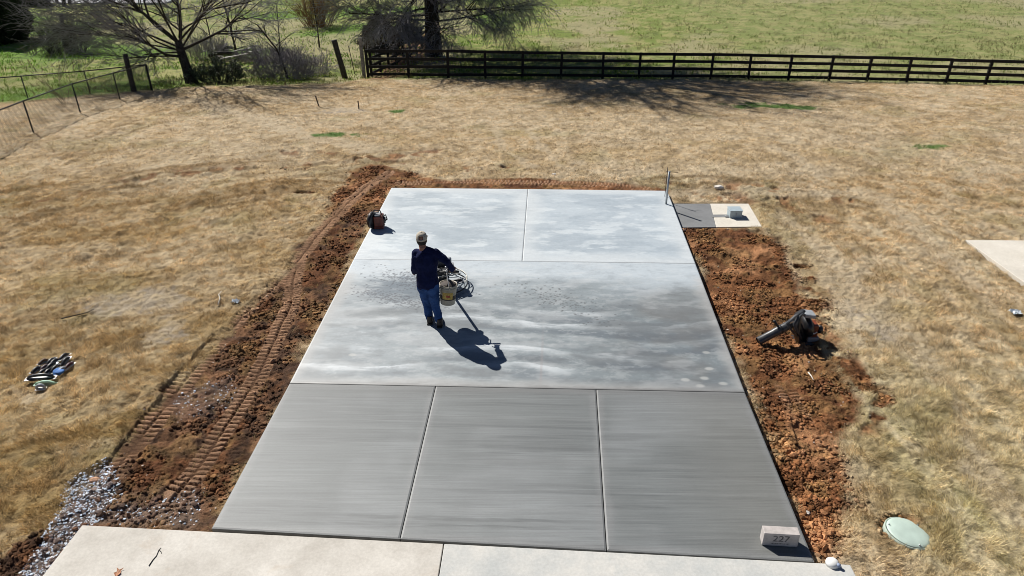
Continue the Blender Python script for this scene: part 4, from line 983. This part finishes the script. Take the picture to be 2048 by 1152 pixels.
# ------------------------------------------------------------------ POST, ROD, BOX, BLOCK, LID, CAP
b = onz(1332, 408, 0); h = upto(b, 1338.5, 343.5); r = empty('conduit_post', b, label='grey metal pipe standing upright at the far right corner of the slab', cat='pipe')
m = MB(); m.cyl((0, 0, -.05), (0, 0, h), .024, n=16); m.build('pipe', GALV, r, True)
m = MB(); m.cyl((0, 0, h), (0, 0, h+.012), .027, n=16); m.build('pipe_cap', GREYP, r, True)
b = onz(1329.6, 393, 0); h = upto(b, 1329.6, 334.5); r = empty('thin_rod', b, label='thin black rod with small cross wire just behind the grey pipe', cat='rod')
m = MB(); m.cyl((0, 0, -.05), (0, 0, h), .008, n=8); m.build('rod', RUST, r, True)
m = MB(); m.tube([(-.04, 0, h-.10), (.05, 0, h-.115), (.26, 0, h-.135)], .005, 6); m.build('cross_wire', RUST, r, True)
b = onz(1459, 436, PADZ); b2 = onz(1483.5, 436.5, PADZ); w = (b2-b).length; c = (b+b2)/2
r = empty('electrical_box', c, label='pale blue grey metal box fixed on the white half of the side pad', cat='electrical box')
hh = .17; m = MB(); m.box((0, .13, hh/2), (w, .26, hh)); m.build('enclosure', BOXM, r, bevel=.006)
m = MB(); m.box((0, .13, hh+.006), (w+.02, .28, .014)); m.build('lid', BOXM, r, bevel=.004)
m = MB(); m.tube([(-w/2-.10, .06, .03), (-w/2, .06, .03)], .012, 8); m.build('conduit_stub', GREYP, r, True)
m = MB(); m.box((0, -.003, hh*.55), (.02, .006, .05)); m.build('latch', GREYP, r)
m = MB(); m.box((0, 0, .004), (.42, .15, .005)); o = m.build('pad_trench_patch', MPADG); o.location = onz(1441, 432, PADZ); tag(o, kind='structure')

b = onz(1523.5, 1091, -.002); b2 = onz(1594.5, 1095, -.002); w = (b2-b).length; ang = math.atan2(b2.y-b.y, b2.x-b.x)
r = empty('address_stone', (b+b2)/2, ang, label='pale stone block engraved 227 standing at the near right corner of slab', cat='address stone')
m = MB(); m.box((0, .058, .098), (w, .115, .19)); o = m.build('block', STONEM, r, bevel=.006); rough(o, .004, .05)
def text(s, size, loc, rot, mat, parent, name, ext=.002):
    cu = bpy.data.curves.new('text', 'FONT'); cu.body = s; cu.size = size; cu.extrude = ext; cu.align_x = 'CENTER'; cu.align_y = 'CENTER'
    t = bpy.data.objects.new('text', cu); COL.objects.link(t); dg = bpy.context.evaluated_depsgraph_get(); me = bpy.data.meshes.new_from_object(t.evaluated_get(dg))
    bpy.data.objects.remove(t); me.materials.clear(); me.materials.append(mat)
    o = bpy.data.objects.new(name, me); COL.objects.link(o); o.parent = parent; o.location = loc; o.rotation_euler = rot; return o
text('227', .125, (0, -.0012, .115), (R(90), 0, 0), ENGR, r, 'engraved_number')
m = MB()
for i, x in enumerate((-.085, -.055, -.03, 0, .02, .045, .08)): m.box((x, -.0015, .045), (.014 if i % 2 else .020, .003, .005 if i % 3 else .009))
m.build('engraved_line', ENGR, r)

lc = Vector((LIDC[0], LIDC[1], 0)); lz = gz(LIDC[0]+.45, LIDC[1])-.003
r = empty('septic_lid', (lc.x, lc.y, lz), label='large round pale green plastic lid set in the dry grass near the bottom right', cat='access lid')
r.rotation_euler = (R(-3), R(7), 0)
m = MB(); m.lathe([(0, .028), (.08, .027), (.15, .021), (.205, .012), (.238, .002), (.242, -.003), (.23, -.02)], n=48); m.build('lid', LIDM, r, True)
m = MB(); m.lathe([(.243, -.10), (.243, -.010), (.252, -.004), (.262, -.010), (.264, -.10)], n=48); m.build('riser_rim', LIDR, r, True)
for a in (35, 155, 275):
    m = MB(); m.cyl((.215*math.cos(R(a)), .215*math.sin(R(a)), .008), (.215*math.cos(R(a)), .215*math.sin(R(a)), .022), .009, n=10); m.build('screw', STEEL, r, True)
b = onz(1664, 1128, -.003); r = empty('white_cap', b, label='small white round plastic cap on the driveway corner beside the clods', cat='plastic cap')
m = MB(); m.lathe([(.072, 0), (.070, .03), (.05, .052), (.02, .060), (0, .061)], n=28); m.build('dome', WHT, r, True)
m = MB(); m.cyl((.035, -.035, .03), (.062, -.058, .035), .024, .022, 12); m.build('spout', M('blue_grey_spout', (.22, .27, .38), .5), r, True)

def stick(name, pts, rad, mat, label, z=.01, ground=True):
    P = [(GG(*p) if ground else onz(p[0], p[1], -.003)) + Vector((0, 0, z+.012*(i % 2) if ground else .004)) for i, p in enumerate(pts)]
    m = MB(); m.tube(P, [rad*(1-.5*i/(len(P)-1)) for i in range(len(P))], 6); O = P[0].copy(); o = shift(m, O).build(name, mat, None, True); o.location = O
    tag(o, label, 'twig'); return o, O
s, O = stick('fallen_twig', [(298, 1132), (306, 1120), (313, 1112), (318, 1100), (322, 1096)], .0055, DKW, 'dark crooked twig lying on the pale driveway', ground=False)
m = MB(); m.tube([onz(318, 1100, .001)-O, onz(322, 1103, .001)-O, onz(323, 1107, .0)-O], [.004, .003, .002], 6); m.build('side_shoot', DKW, s, True)
stick('fallen_twig', [(437, 612), (441, 600), (438, 592), (444, 586)], .012, ROCK, 'pale bleached twig on the grass left of the track marks', .03)
stick('fallen_twig', [(124, 640), (150, 635), (175, 628), (190, 622)], .012, DKW, 'long dark stick on the grass beside the straw patch on the left', .03)
stick('fallen_twig', [(1616, 748), (1622, 757), (1626, 763)], .012, ROCK, 'short pale splinter on the orange soil in front of the leaf blower', .03)
for (px, py, s_, lb) in ((1437, 377, .13, 'white rock on the grass behind the side pad'), (1108, 350, .07, 'small white rock behind the far edge of the slab'), (1612, 1027, .05, 'pale rock among the clods halfway along the near right soil'),
                         (1364, 462, .09, 'pinkish rock beside the near corner of the side pad'), (190, 962, .07, 'flat orange tan rock on top of the blue gravel'), (236, 418, .0, '')):
    if not s_: continue
    bm = bmesh.new(); bmesh.ops.create_icosphere(bm, subdivisions=2, radius=1); rr = random.Random(px)
    me = bpy.data.meshes.new('rock')
    for v in bm.verts: v.co = Vector((v.co.x*s_*1.0, v.co.y*s_*.7, v.co.z*s_*.45))*rr.uniform(.85, 1.12)
    bm.to_mesh(me); bm.free(); me.materials.append(ROCKT if px in (190, 1364) else ROCK); o = bpy.data.objects.new('rock', me); COL.objects.link(o); o.location = GG(px, py)+Vector((0, 0, s_*.25)); tag(o, lb, 'rock')
for (px, py, s_, lb) in ((472, 606, .06, 'scrap of clear plastic on the grass beside the left track'), (2030, 628, .07, 'bluish plastic scrap on the grass at the right edge')):
    m = MB(); rr = random.Random(px); n = 7; vs = [(s_*(i-3)/3*1.2, s_*(j-3)/3, .02+rr.uniform(0, .05)) for j in range(n) for i in range(n)]
    m.add(vs, [(j*n+i, j*n+i+1, (j+1)*n+i+1, (j+1)*n+i) for j in range(n-1) for i in range(n-1)]); o = m.build('plastic_scrap', FILM, None, False); o.location = GG(px, py); tag(o, lb, 'litter')
m = MB(); n = 6
m.add([(.0, -.06, .004), (.035, -.02, .016), (.02, .02, .006), (.045, .05, .02), (0, .03, .012), (-.04, .055, .018), (-.02, .01, .006), (-.04, -.02, .02)], [(0, 1, 2, 4), (2, 3, 4), (4, 5, 6), (0, 4, 6, 7)])
o = m.build('dead_leaf', M('dead_leaf', (.42, .20, .11), .8)); o.location = onz(237, 1145, -.003); tag(o, 'curled reddish brown leaf on the driveway below the twig', 'leaf')

# ------------------------------------------------------------------ TREES AND SHRUBS
def branches_mesh(name, B, mat, parent, sides=4):
    """B: list of (pts Nx3 array with 4 rows, r0, r1)"""
    P = np.array([b[0] for b in B]); n, k = P.shape[:2]; r0 = np.array([b[1] for b in B]); r1 = np.array([b[2] for b in B])
    T = np.gradient(P, axis=1); T /= np.linalg.norm(T, axis=2, keepdims=True)+1e-9
    ref = np.where(np.abs(T[:, :1, 2:3]) < .8, np.array([[[0, 0, 1.]]]), np.array([[[1., 0, 0]]])); ref = np.broadcast_to(ref, T.shape)
    A = np.cross(T, ref); A /= np.linalg.norm(A, axis=2, keepdims=True)+1e-9; C = np.cross(T, A)
    rr = r0[:, None]+(r1-r0)[:, None]*np.linspace(0, 1, k)[None]
    th = np.arange(sides)*2*PI/sides
    V = P[:, :, None]+(A[:, :, None]*np.cos(th)[None, None, :, None]+C[:, :, None]*np.sin(th)[None, None, :, None])*rr[:, :, None, None]
    idx = np.arange(n*k*sides).reshape(n, k, sides); nx = np.roll(idx, -1, 2)
    F = np.stack([idx[:, :-1], nx[:, :-1], nx[:, 1:], idx[:, 1:]], -1).reshape(-1, 4)
    return np_mesh(name, V.reshape(-1, 3), F, mat, smooth=sides > 4, parent=parent)
def unit(v): return v/(np.linalg.norm(v)+1e-9)
def grow(rg, p, d, L, r, lev, spec, out):
    """spec[lev] = (children, length factor, radius factor, angle, droop, jitter)"""
    pts = [p]; dd = d.copy(); n = 4
    ch, lf, rf, ang, droop, jit = spec[lev] if lev < len(spec) else (0, 0, 0, 0, spec[-1][4], spec[-1][5])
    for i in range(n-1):
        dd = unit(dd+rg.normal(0, jit, 3)+np.array([0, 0, droop])); pts.append(pts[-1]+dd*L/(n-1))
    out[lev].append((np.array(pts), r, r*(.55 if lev < len(spec) else .35)))
    if lev >= len(spec): return
    for c in range(ch):
        t = rg.uniform(.25 if lev else .35, 1.0) if c else 1.0
        f = t*(n-1); i = min(int(f), n-2); q = pts[i]+(pts[i+1]-pts[i])*(f-i)
        base = unit(pts[i+1]-pts[i]); side = unit(np.cross(base, rg.normal(0, 1, 3)))
        a = ang*rg.uniform(.5, 1.25) if c else ang*.3
        nd = unit(base*math.cos(a)+side*math.sin(a))
        grow(rg, q, nd, L*lf*rg.uniform(.7, 1.2), r*rf*(1.1-.45*t), lev+1, spec, out)
def tree(name, base, trunk_pts, tr, limbs, spec, label, seed, bark=BARK, twig=TWIG, cat='tree', ntrunk=3, group=None, minr=.006):
    rg = np.random.default_rng(seed); root = empty(name, base, label=label, cat=cat, group=group)
    m = MB(); tp = [Vector(p) for p in trunk_pts]; nn = len(tp)
    m.tube([tp[0]-Vector((0, 0, .25))]+tp, [tr*1.45, tr*1.25]+[tr*(1-.35*i/(nn-1)) for i in range(1, nn)], 14); m.build('trunk', bark, root, True)
    out = [[] for _ in range(len(spec)+1)]
    for (t, d, L, r, *sp_) in limbs:
        f = t*(nn-1); i = min(int(f), nn-2); q = np.array(tp[i].lerp(tp[i+1], f-i)); grow(rg, q, unit(np.array(d, float)), L, r, 0, sp_[0] if sp_ else spec, out)
    branches_mesh('limbs', out[0]+(out[1] if len(out) > 2 else []), bark, root, 6)
    tw = [x for l in out[(2 if len(out) > 2 else 1):] for x in l]; tw = [(a, max(b, minr), max(c, minr*.6)) for a, b, c in tw]
    cr = branches_mesh('crown', tw, twig, root, 3)
    return root
# big oak behind the board fence
ob = GG(868, 112); S = ob.y/34
limbs = []; rr = np.random.default_rng(4)
for i in range(92):
    a = 2.4*i+rr.uniform(-.2, .2); t = (.165+.20*i/25) if i < 26 else (.35+.65*(i-26)/65); el = (.02+.5*i/25) if i < 26 else .10+.6*t**3
    limbs.append((t, (math.cos(a), math.sin(a), el), (3.9 if i < 26 else 5.2-1.2*t)*S*rr.uniform(.7, 1.1), (.05 if i < 26 else .10)*S)+(() if i < 26 else ([(11, .42, .5, .8, .0, .10), (8, .55, .5, .8, .0, .13), (3, .6, .6, .8, 0, .16)],)))
tree('oak_tree', ob, [(0, 0, 0), (.0, 0, 1.8*S), (.05, 0, 4.5*S), (.0, 0, 8*S), (.1, .1, 10.5*S), (.2, .1, 13.0*S)], .33*S, limbs,
     [(14, .36, .5, .8, -.02, .12), (8, .55, .55, .85, -.04, .13), (7, .65, .6, .8, -.04, .17)], 'large bare spreading tree with dense grey twigs behind the black board fence', 31, minr=.011)
lb = GG(384, 166); S = 1.05
tp = [(0, 0, 0), (-.10, 0, .7), (-.20, 0, 1.45), (-.22, 0, 1.9)]
limbs = [(.85, (-1, .1, .22), 3.2, .030), (.95, (-1, -.2, .52), 3.7, .036), (1, (-.8, .4, .9), 4.2, .042), (1, (-.25, -.2, 1), 4.2, .045), (1, (.25, .3, 1), 4.2, .045), (1, (.7, -.1, .8), 3.8, .036),
         (.95, (1, .3, .5), 3.2, .07), (.9, (.3, 1, .6), 3.2, .08), (.9, (-.2, -1, .6), 2.8, .07), (1, (-.55, 0, .75), 4.2, .08), (.8, (-.9, .3, .05), 2.4, .045), (1, (.5, .1, 1), 4.2, .042), (1, (-.5, .1, 1), 4.4, .042), (.97, (-1, .0, .35), 4.4, .05), (1, (.9, 0, .65), 4.0, .05), (.9, (-.9, -.3, .15), 3.2, .04)]
tree('bare_tree', lb, tp, .25, [(max(.55, t-random.random()*.35), d, L, r_) for (t, d, L, r_) in limbs], [(10, .6, .62, .6, .02, .15), (8, .55, .55, .6, .01, .16), (6, .55, .6, .6, -.01, .18)], 'bare dark tree with wide arching branches at the left lawn edge', 8, minr=.0085)

def shrub(name, base, n, rad, hgt, label, seed, mat=TWIG, spread=.35, r=.012, lev=2, cat='shrub', group=None, jit=.10, leaf=None, nleaf=0, lsize=.05, ch=4):
    rg = np.random.default_rng(seed); root = empty(name, base, label=label, cat=cat, group=group)
    spec = [(ch, .5, .6, .5, -.0, jit), (3, .55, .6, .6, -.02, jit*1.2)][:lev]; out = [[] for _ in range(lev+1)]
    for i in range(n):
        a = rg.uniform(0, 2*PI); q = math.sqrt(rg.uniform(0, 1))*rad; p = np.array([q*math.cos(a), q*math.sin(a)*.7, -.05])
        d = np.array([math.cos(a)*spread*q/rad*1.6+rg.normal(0, .12), math.sin(a)*spread*q/rad*1.6+rg.normal(0, .12), 1])
        grow(rg, p, unit(d), hgt*rg.uniform(.55, 1.05)*(1-.25*q/rad), r*rg.uniform(.7, 1.4), 0, spec, out)
    tw = [x for l in out[1:] for x in l]
    if lev == 1: branches_mesh('stems', out[0]+tw, mat, root, 3); tw = []
    else: branches_mesh('stems', out[0], mat, root, 4)
    if tw: branches_mesh('twigs', [(a, max(b, .008), max(c, .005)) for a, b, c in tw], mat, root, 3)
    if leaf:
        P = np.array([x[0][rg.integers(1, 4)] for x in [tw[i] for i in rg.integers(0, len(tw), nleaf)]])+rg.normal(0, lsize, (nleaf, 3)); leaves('foliage', P, lsize, leaf, root, rg)
    return root
def leaves(name, P, s, mat, parent, rg):
    n = len(P); a = rg.normal(0, 1, (n, 3)); a /= np.linalg.norm(a, axis=1, keepdims=True); b = rg.normal(0, 1, (n, 3)); b = np.cross(a, b); b /= np.linalg.norm(b, axis=1, keepdims=True)
    k = s*rg.uniform(.6, 1.4, (n, 1)); V = np.stack([P-a*k, P+b*k*.5, P+a*k, P-b*k*.5], 1).reshape(-1, 3); return np_mesh(name, V, np.arange(n*4).reshape(n, 4), mat, parent=parent)
def evergreen(name, base, rad, hgt, label, seed, mat=CEDAR, n=26000, s=.09, shape=1.0, low=.0):
    rg = np.random.default_rng(seed); root = empty(name, base, label=label, cat='evergreen tree')
    m = MB(); m.tube([(0, 0, -.1), (0, 0, hgt*.5), (0, 0, hgt*.92)], [.14, .09, .03], 8); m.build('trunk', BARK, root, True)
    z = rg.uniform(0, 1, n)**1.25; a = rg.uniform(0, 2*PI, n)
    lump = .72+.42*vn(a*2.2+z*7, z*9, seed)+.15*vn(a*6, z*22, seed+3)
    prof = np.where(z < .25, .75+z, 1.0-((z-.25)/.75)**1.4)**shape
    q = rad*prof*lump*rg.uniform(.35, 1, n)**.5; P = np.stack([q*np.cos(a), q*np.sin(a), low+z*(hgt-low)], -1)
    leaves('foliage', P, s, mat, root, rg); return root
evergreen('cedar_tree', GG(12, 84), 1.9, 5.0, 'dense dark evergreen tree at the top left corner', 3, n=30000, s=.10)
evergreen('cedar_tree', GG(762, 100), 1.3, 2.3, 'dark bronze evergreen under the big bare tree behind the fence', 5, BRONZE, n=11000, s=.06)
evergreen('cedar_tree', GG(812, 80), 1.1, 1.3, 'low dark evergreen mound beside the receding board fence', 6, CEDAR, n=9000, s=.08)
shrub('bare_shrub', GG(133, 104), 190, 1.25, 1.75, 'large dark bare shrub swallowing an old post in the left pasture', 41, TWIGD, .30, .018, 2, ch=4)
shrub('bare_shrub', GG(70, 108), 30, .6, .8, 'low thin shrub just left of the large dark bare shrub', 42, TWIGB, .3, .012, 1)
shrub('bare_shrub', GG(212, 95), 25, .6, .6, 'low grey shrub just right of the large dark bare shrub', 46, TWIGP, .5, .012, 1)
shrub('russet_shrub', GG(636, 52), 110, 1.0, 2.3, 'russet brown bare shrub behind the brambles near the top', 43, REDT, .35, .02, 2)
0 and shrub('russet_shrub', GG(740, 45), 200, 1.6, 2.4, 'grey brown bare shrub left of the big tree crown', 49, TWIG, .4, .02, 2)
shrub('bramble_thicket', GG(585, 152), 230, 1.6, 1.25, 'tangled purple grey bramble thicket at the lawn edge', 44, TWIGP, .5, .011, 2, jit=.3)
shrub('bramble_thicket', GG(530, 120), 200, 1.7, .9, 'low tangled brambles running along the woodpile', 45, TWIGP, .6, .011, 2, jit=.35)
shrub('leafy_bush', GG(440, 165), 90, .85, .9, 'low bush with small grey green leaves right of the bare tree trunk', 47, DKW, .4, .010, 2, leaf=LEAFO, nleaf=6500, lsize=.035)
shrub('leafy_bush', GG(345, 168), 45, .6, .45, 'low weedy clump left of the bare tree trunk', 48, TWIGB, .5, .007, 1)
shrub('leafy_bush', GG(408, 120), 130, 1.2, 1.2, 'thin grey brush between the bare tree and the woodpile', 51, TWIG, .4, .010, 2)
shrub('garden_sapling', GG(131, 208), 7, .12, 1.5, 'pale many stemmed young shrub standing between the two wire fences', 50, TWIGB, .35, .012, 2, cat='shrub', ch=3)
for (bx, by, tx, ty, rad, lb, sd) in ((474, 112, 440, -20, .07, 'thin dark sapling rising behind the woodpile', 61), (426, 105, 405, 10, .045, 'slender grey sapling between bare tree and woodpile', 62), (575, 156, 515, 50, .05, 'thin sapling arching left out of the brambles', 63),
                                      (639, 95, 622, -20, .045, 'young bare sapling right of the brambles', 64), (560, 100, 548, -30, .03, 'very thin pale sapling behind the brambles', 65),
                                      (114, 7, 104, -60, .12, 'leftmost of three far bare trunks near the road', 66), (129, 13, 113, -60, .16, 'middle and thickest of three far bare trunks near the road', 67), (140, 9, 128, -60, .13, 'rightmost of three far bare trunks near the road', 68)):
    b = GG(bx, by); t = at(tx, ty, b.y)-b; mid = t*.5+Vector((.05, 0, .06))
    if sd == 63: mid = t*.5+Vector((.22, 0, .12))
    lm = [(.3+.7*i/7, (random.uniform(-1, 1), random.uniform(-.6, .6), random.uniform(.3, 1)), t.length*.3, rad*.4) for i in range(8)]
    tree('sapling', b, [Vector((0, 0, 0)), t*.2+(mid-t*.5)*.6, mid, t], rad, lm, [(4, .55, .6, .6, .02, .1), (3, .6, .6, .6, 0, .12)], lb, sd, minr=.005)
b = GG(133, 100); m = MB(); t = at(122, 27, b.y)-b; m.tube([Vector((0, 0, -.2)), t*.5, t], [.16, .13, .12], 10); o = m.build('old_post', DKW, None, True); o.location = b; tag(o, 'dark snag post sticking out of the large bare shrub', 'post')
for (x0, x1, y, lb) in ((-5, 58, 13, 'left clipped hedge along the far road'), (64, 98, 12, 'right clipped hedge along the far road')):
    A, B_ = GG(x0, y), GG(x1, y); rg = np.random.default_rng(x1); n = 3500; L = (B_-A).length
    root = empty('hedge', A.lerp(B_, .5), label=lb, cat='hedge')
    P = np.stack([rg.uniform(-L/2, L/2, n), rg.uniform(-.6, .6, n), rg.uniform(0, 1.0, n)*(.85+.2*np.sin(rg.uniform(0, 9, n)))], -1); leaves('foliage', P, .14, CEDAR, root, rg)
    branches_mesh('stems', [(np.array([[x, 0, -.1], [x+.05, 0, .3], [x-.1, .1, .6], [x, 0, .9]]), .03, .01) for x in np.linspace(-L/2+.2, L/2-.2, 10)], DKW, root, 4)

# woodpile: old boards and logs in a heap
wb = [(404, 113, 440, 104), (415, 108, 445, 118), (440, 104, 468, 100), (465, 103, 492, 106), (488, 106, 516, 98), (432, 120, 470, 116), (450, 124, 500, 117), (470, 112, 500, 110), (420, 116, 460, 110), (440, 126, 462, 120), (500, 118, 530, 108), (455, 98, 450, 112)]
for i, (x0, y0, x1, y1) in enumerate(wb):
    A, B_ = GG(x0, y0+6), GG(x1, y1+6); A.z += .25+.35*random.random(); B_.z += .25+.35*random.random(); C = (A+B_)/2; v = B_-A
    m = MB(); 
    if i % 3 == 2: m.tube([-v/2, Vector((0, 0, .03)), v/2], [.10, .11, .08], 9)
    else: m.box((0, 0, 0), (v.length, .22, .05), v.to_track_quat('X', 'Z').to_matrix())
    o = m.build('old_log' if i % 3 == 2 else 'old_board', DKW if i % 3 == 2 else GREYW, None, i % 3 == 2); o.location = C
    if i % 3 == 2: tag(o, 'dark rotting log in the heap behind the bare tree', 'log', 'logs in the old woodpile')
    else: tag(o, 'weathered board lying in the heap behind the bare tree', 'board', 'boards in the old woodpile')

# ------------------------------------------------------------------ BOARD FENCES
def board_fence(name, bases, heights, label, ext=None):
    O = bases[0].copy(); root = empty(name, O, label=label, cat='fence', group='black board fences')
    tops = []
    for i, (b, h) in enumerate(zip(bases, heights)):
        m = MB(); m.box((0, 0, h/2-.1), (.11, .11, h+.2)); o = m.build('post', BLKW, root, bevel=.006); o.location = b-O
        o.rotation_euler = (R(random.uniform(-1, 1)), R(random.uniform(-1, 1)), math.atan2(bases[-1].y-bases[0].y, bases[-1].x-bases[0].x))
    fr = (.955, .68, .41, .13)
    for i in range(len(bases)-1):
        for f in fr:
            a = bases[i]+Vector((0, 0, heights[i]*f)); b = bases[i+1]+Vector((0, 0, heights[i+1]*f)); v = b-a; side = Vector((v.y, -v.x, 0)).normalized()*.065
            a = a+side; b = b+side; v = b-a; sag = random.uniform(-.008, .008)
            m = MB(); m.box((0, 0, sag), (v.length-.006, .03, .125), v.to_track_quat('X', 'Z').to_matrix() @ Matrix.Rotation(R(random.uniform(-.3, .3)), 3, 'Y')); o = m.build('rail', BLKW, root); o.location = (a+b)/2-O
    return root
px = [737, 818, 897, 971, 1045, 1122, 1205, 1277, 1345, 1421, 1496, 1576, 1657, 1733, 1812, 1891, 1970, 2050, 2130]
yb = np.interp(px, [737, 1204, 1500, 1800, 2048, 2130], [155, 157, 159, 164, 170.5, 172]); yt = np.interp(px, [737, 860, 1204, 1500, 1800, 2048, 2130], [99, 99, 104, 107.5, 114, 122, 124])
bases = []; hs = []
for x, a, b_ in zip(px, yb, yt):
    g = GG(x, a); bases.append(g); hs.append(upto(g, x, b_))
hs = list(np.convolve(np.pad(hs, 1, 'edge'), [.25, .5, .25], 'valid'))
board_fence('board_fence', bases, hs, 'long black four board fence running across behind the lawn')
c0 = bases[0]; c1 = GG(862, 82); bs = [c0.lerp(c1, (i+.35)/9) for i in range(10)]
for b in bs: b.z = gz(b.x, b.y)
board_fence('board_fence', bs, [hs[0]*1.0]*10, 'black board fence receding from the corner toward the big tree')
b = GG(733, 155); h = upto(b, 735, 76); m = MB(); m.box((0, 0, h/2-.1), (.15, .15, h+.2)); o = m.build('corner_post', GREYW, None, bevel=.01); o.location = b+Vector((-.12, .05, 0)); tag(o, 'tall weathered grey post at the corner of the black fences', 'post')
b = GG(690, 156); t = at(668, 80, b.y)-b; m = MB(); m.tube([Vector((.03, 0, -.15)), t*.5, t*.93, t], [.14, .13, .125, .14], 10); o = m.build('leaning_post', DKW, None, True); o.location = b; rough(o, .03, .1); tag(o, 'thick dark wooden post leaning left of the fence corner', 'post')
for (bx, by, tx, ty, lb) in ((710, 148, 697, 92, 'thin steel post between the leaning post and the fence corner'), (639, 213, 631, 192, 'short dark stake on the lawn, left of two'), (718, 218, 716, 202, 'short thin stake on the lawn, right of two')):
    b = GG(bx, by); t = at(tx, ty, b.y)-b; m = MB(); m.tube([Vector((0, 0, -.1)), t], .022 if by > 200 else .018, 6)
    if by > 200 and bx < 700: m.box(t, (.06, .03, .03))
    o = m.build('stake', RUST); o.location = b; tag(o, lb, 'stake')
b = GG(268, 183); t = at(250, 108, b.y)-b; m = MB(); m.tube([Vector((0, 0, -.1)), t*.5, t], [.11, .105, .10], 10); o = m.build('wooden_post', DKW, None, True); o.location = b; tag(o, 'thick dark wooden post behind the corner of the wire fence', 'post')

# ------------------------------------------------------------------ CHAIN LINK
def chain_fence(bs, tops, label):
    O = bs[0].copy(); root = empty('chain_link_fence', O, label=label, cat='fence', group='black chain link fences')
    for b, t in zip(bs, tops):
        m = MB(); m.tube([Vector((0, 0, -.1)), Vector((0, 0, t))], .030 if b in (bs[0], bs[-1]) else .024, 8); m.ball((0, 0, t), .034); o = m.build('post', BLKM, root, True); o.location = b-O
    for i in range(len(bs)-1):
        a = bs[i]+Vector((0, 0, tops[i])); b = bs[i+1]+Vector((0, 0, tops[i+1])); m = MB(); m.tube([a-O, b-O], .021, 8); m.build('top_rail', BLKM, root, True)
    V = []; 
    for i in range(len(bs)-1):
        a, b = np.array(bs[i]), np.array(bs[i+1]); L = np.linalg.norm(b-a); h0, h1 = tops[i], tops[i+1]; st = .085; n = int(L/st)
        Hm = (h0+h1)/2
        for k in range(-int(Hm/st), n+1):
            for sg in (1, -1):
                s0, s1 = (k*st, k*st+Hm) if sg > 0 else (k*st+Hm, k*st)
                z0, z1 = 0., 1.
                # clip to the bay
                def cl(s, sa, za, sb, zb): return za+(zb-za)*(s-sa)/(sb-sa)
                p, q = (s0, z0), (s1, z1)
                if p[0] > q[0]: p, q = q, p
                if q[0] <= 0 or p[0] >= L: continue
                if p[0] < 0: p = (0, cl(0, p[0], p[1], q[0], q[1]))
                if q[0] > L: q = (L, cl(L, p[0], p[1], q[0], q[1]))
                def W(s, z): f = s/L; g = a+(b-a)*f; return g+np.array([0, 0, .03+z*(h0+(h1-h0)*f-.03)])
                A, B_ = W(*p), W(*q); V.append((np.array([A, A+(B_-A)/3, A+(B_-A)*2/3, B_])-np.array(O), .0032, .0032))
    branches_mesh('wire_mesh', V, BLKM, root, 3); return root
def fpost(L):
    bs, ts = [], []
    for bx, by, tx, ty in L:
        b = GG(bx, by); bs.append(b); ts.append(upto(b, tx, ty))
    av = sum(ts)/len(ts); return bs, [t*.5+av*.5 for t in ts]
bs, ts = fpost([(305, 182, 291, 129), (240, 199, 226, 147), (161, 226, 145, 168), (67, 265, 47, 204), (-58, 330, -85, 250)]); chain_fence(bs, ts, 'near black chain link fence climbing from the left edge to its corner post')
c0 = bs[0]; t0 = ts[0]
bs, ts = fpost([(181, 188, 170, 142), (57, 199, 43, 152), (-75, 211, -90, 163)]); bs = [c0+Vector((-.06, .05, 0))]+bs; ts = [t0]+ts; chain_fence(bs, ts, 'far black chain link fence crossing behind the many stemmed shrub')
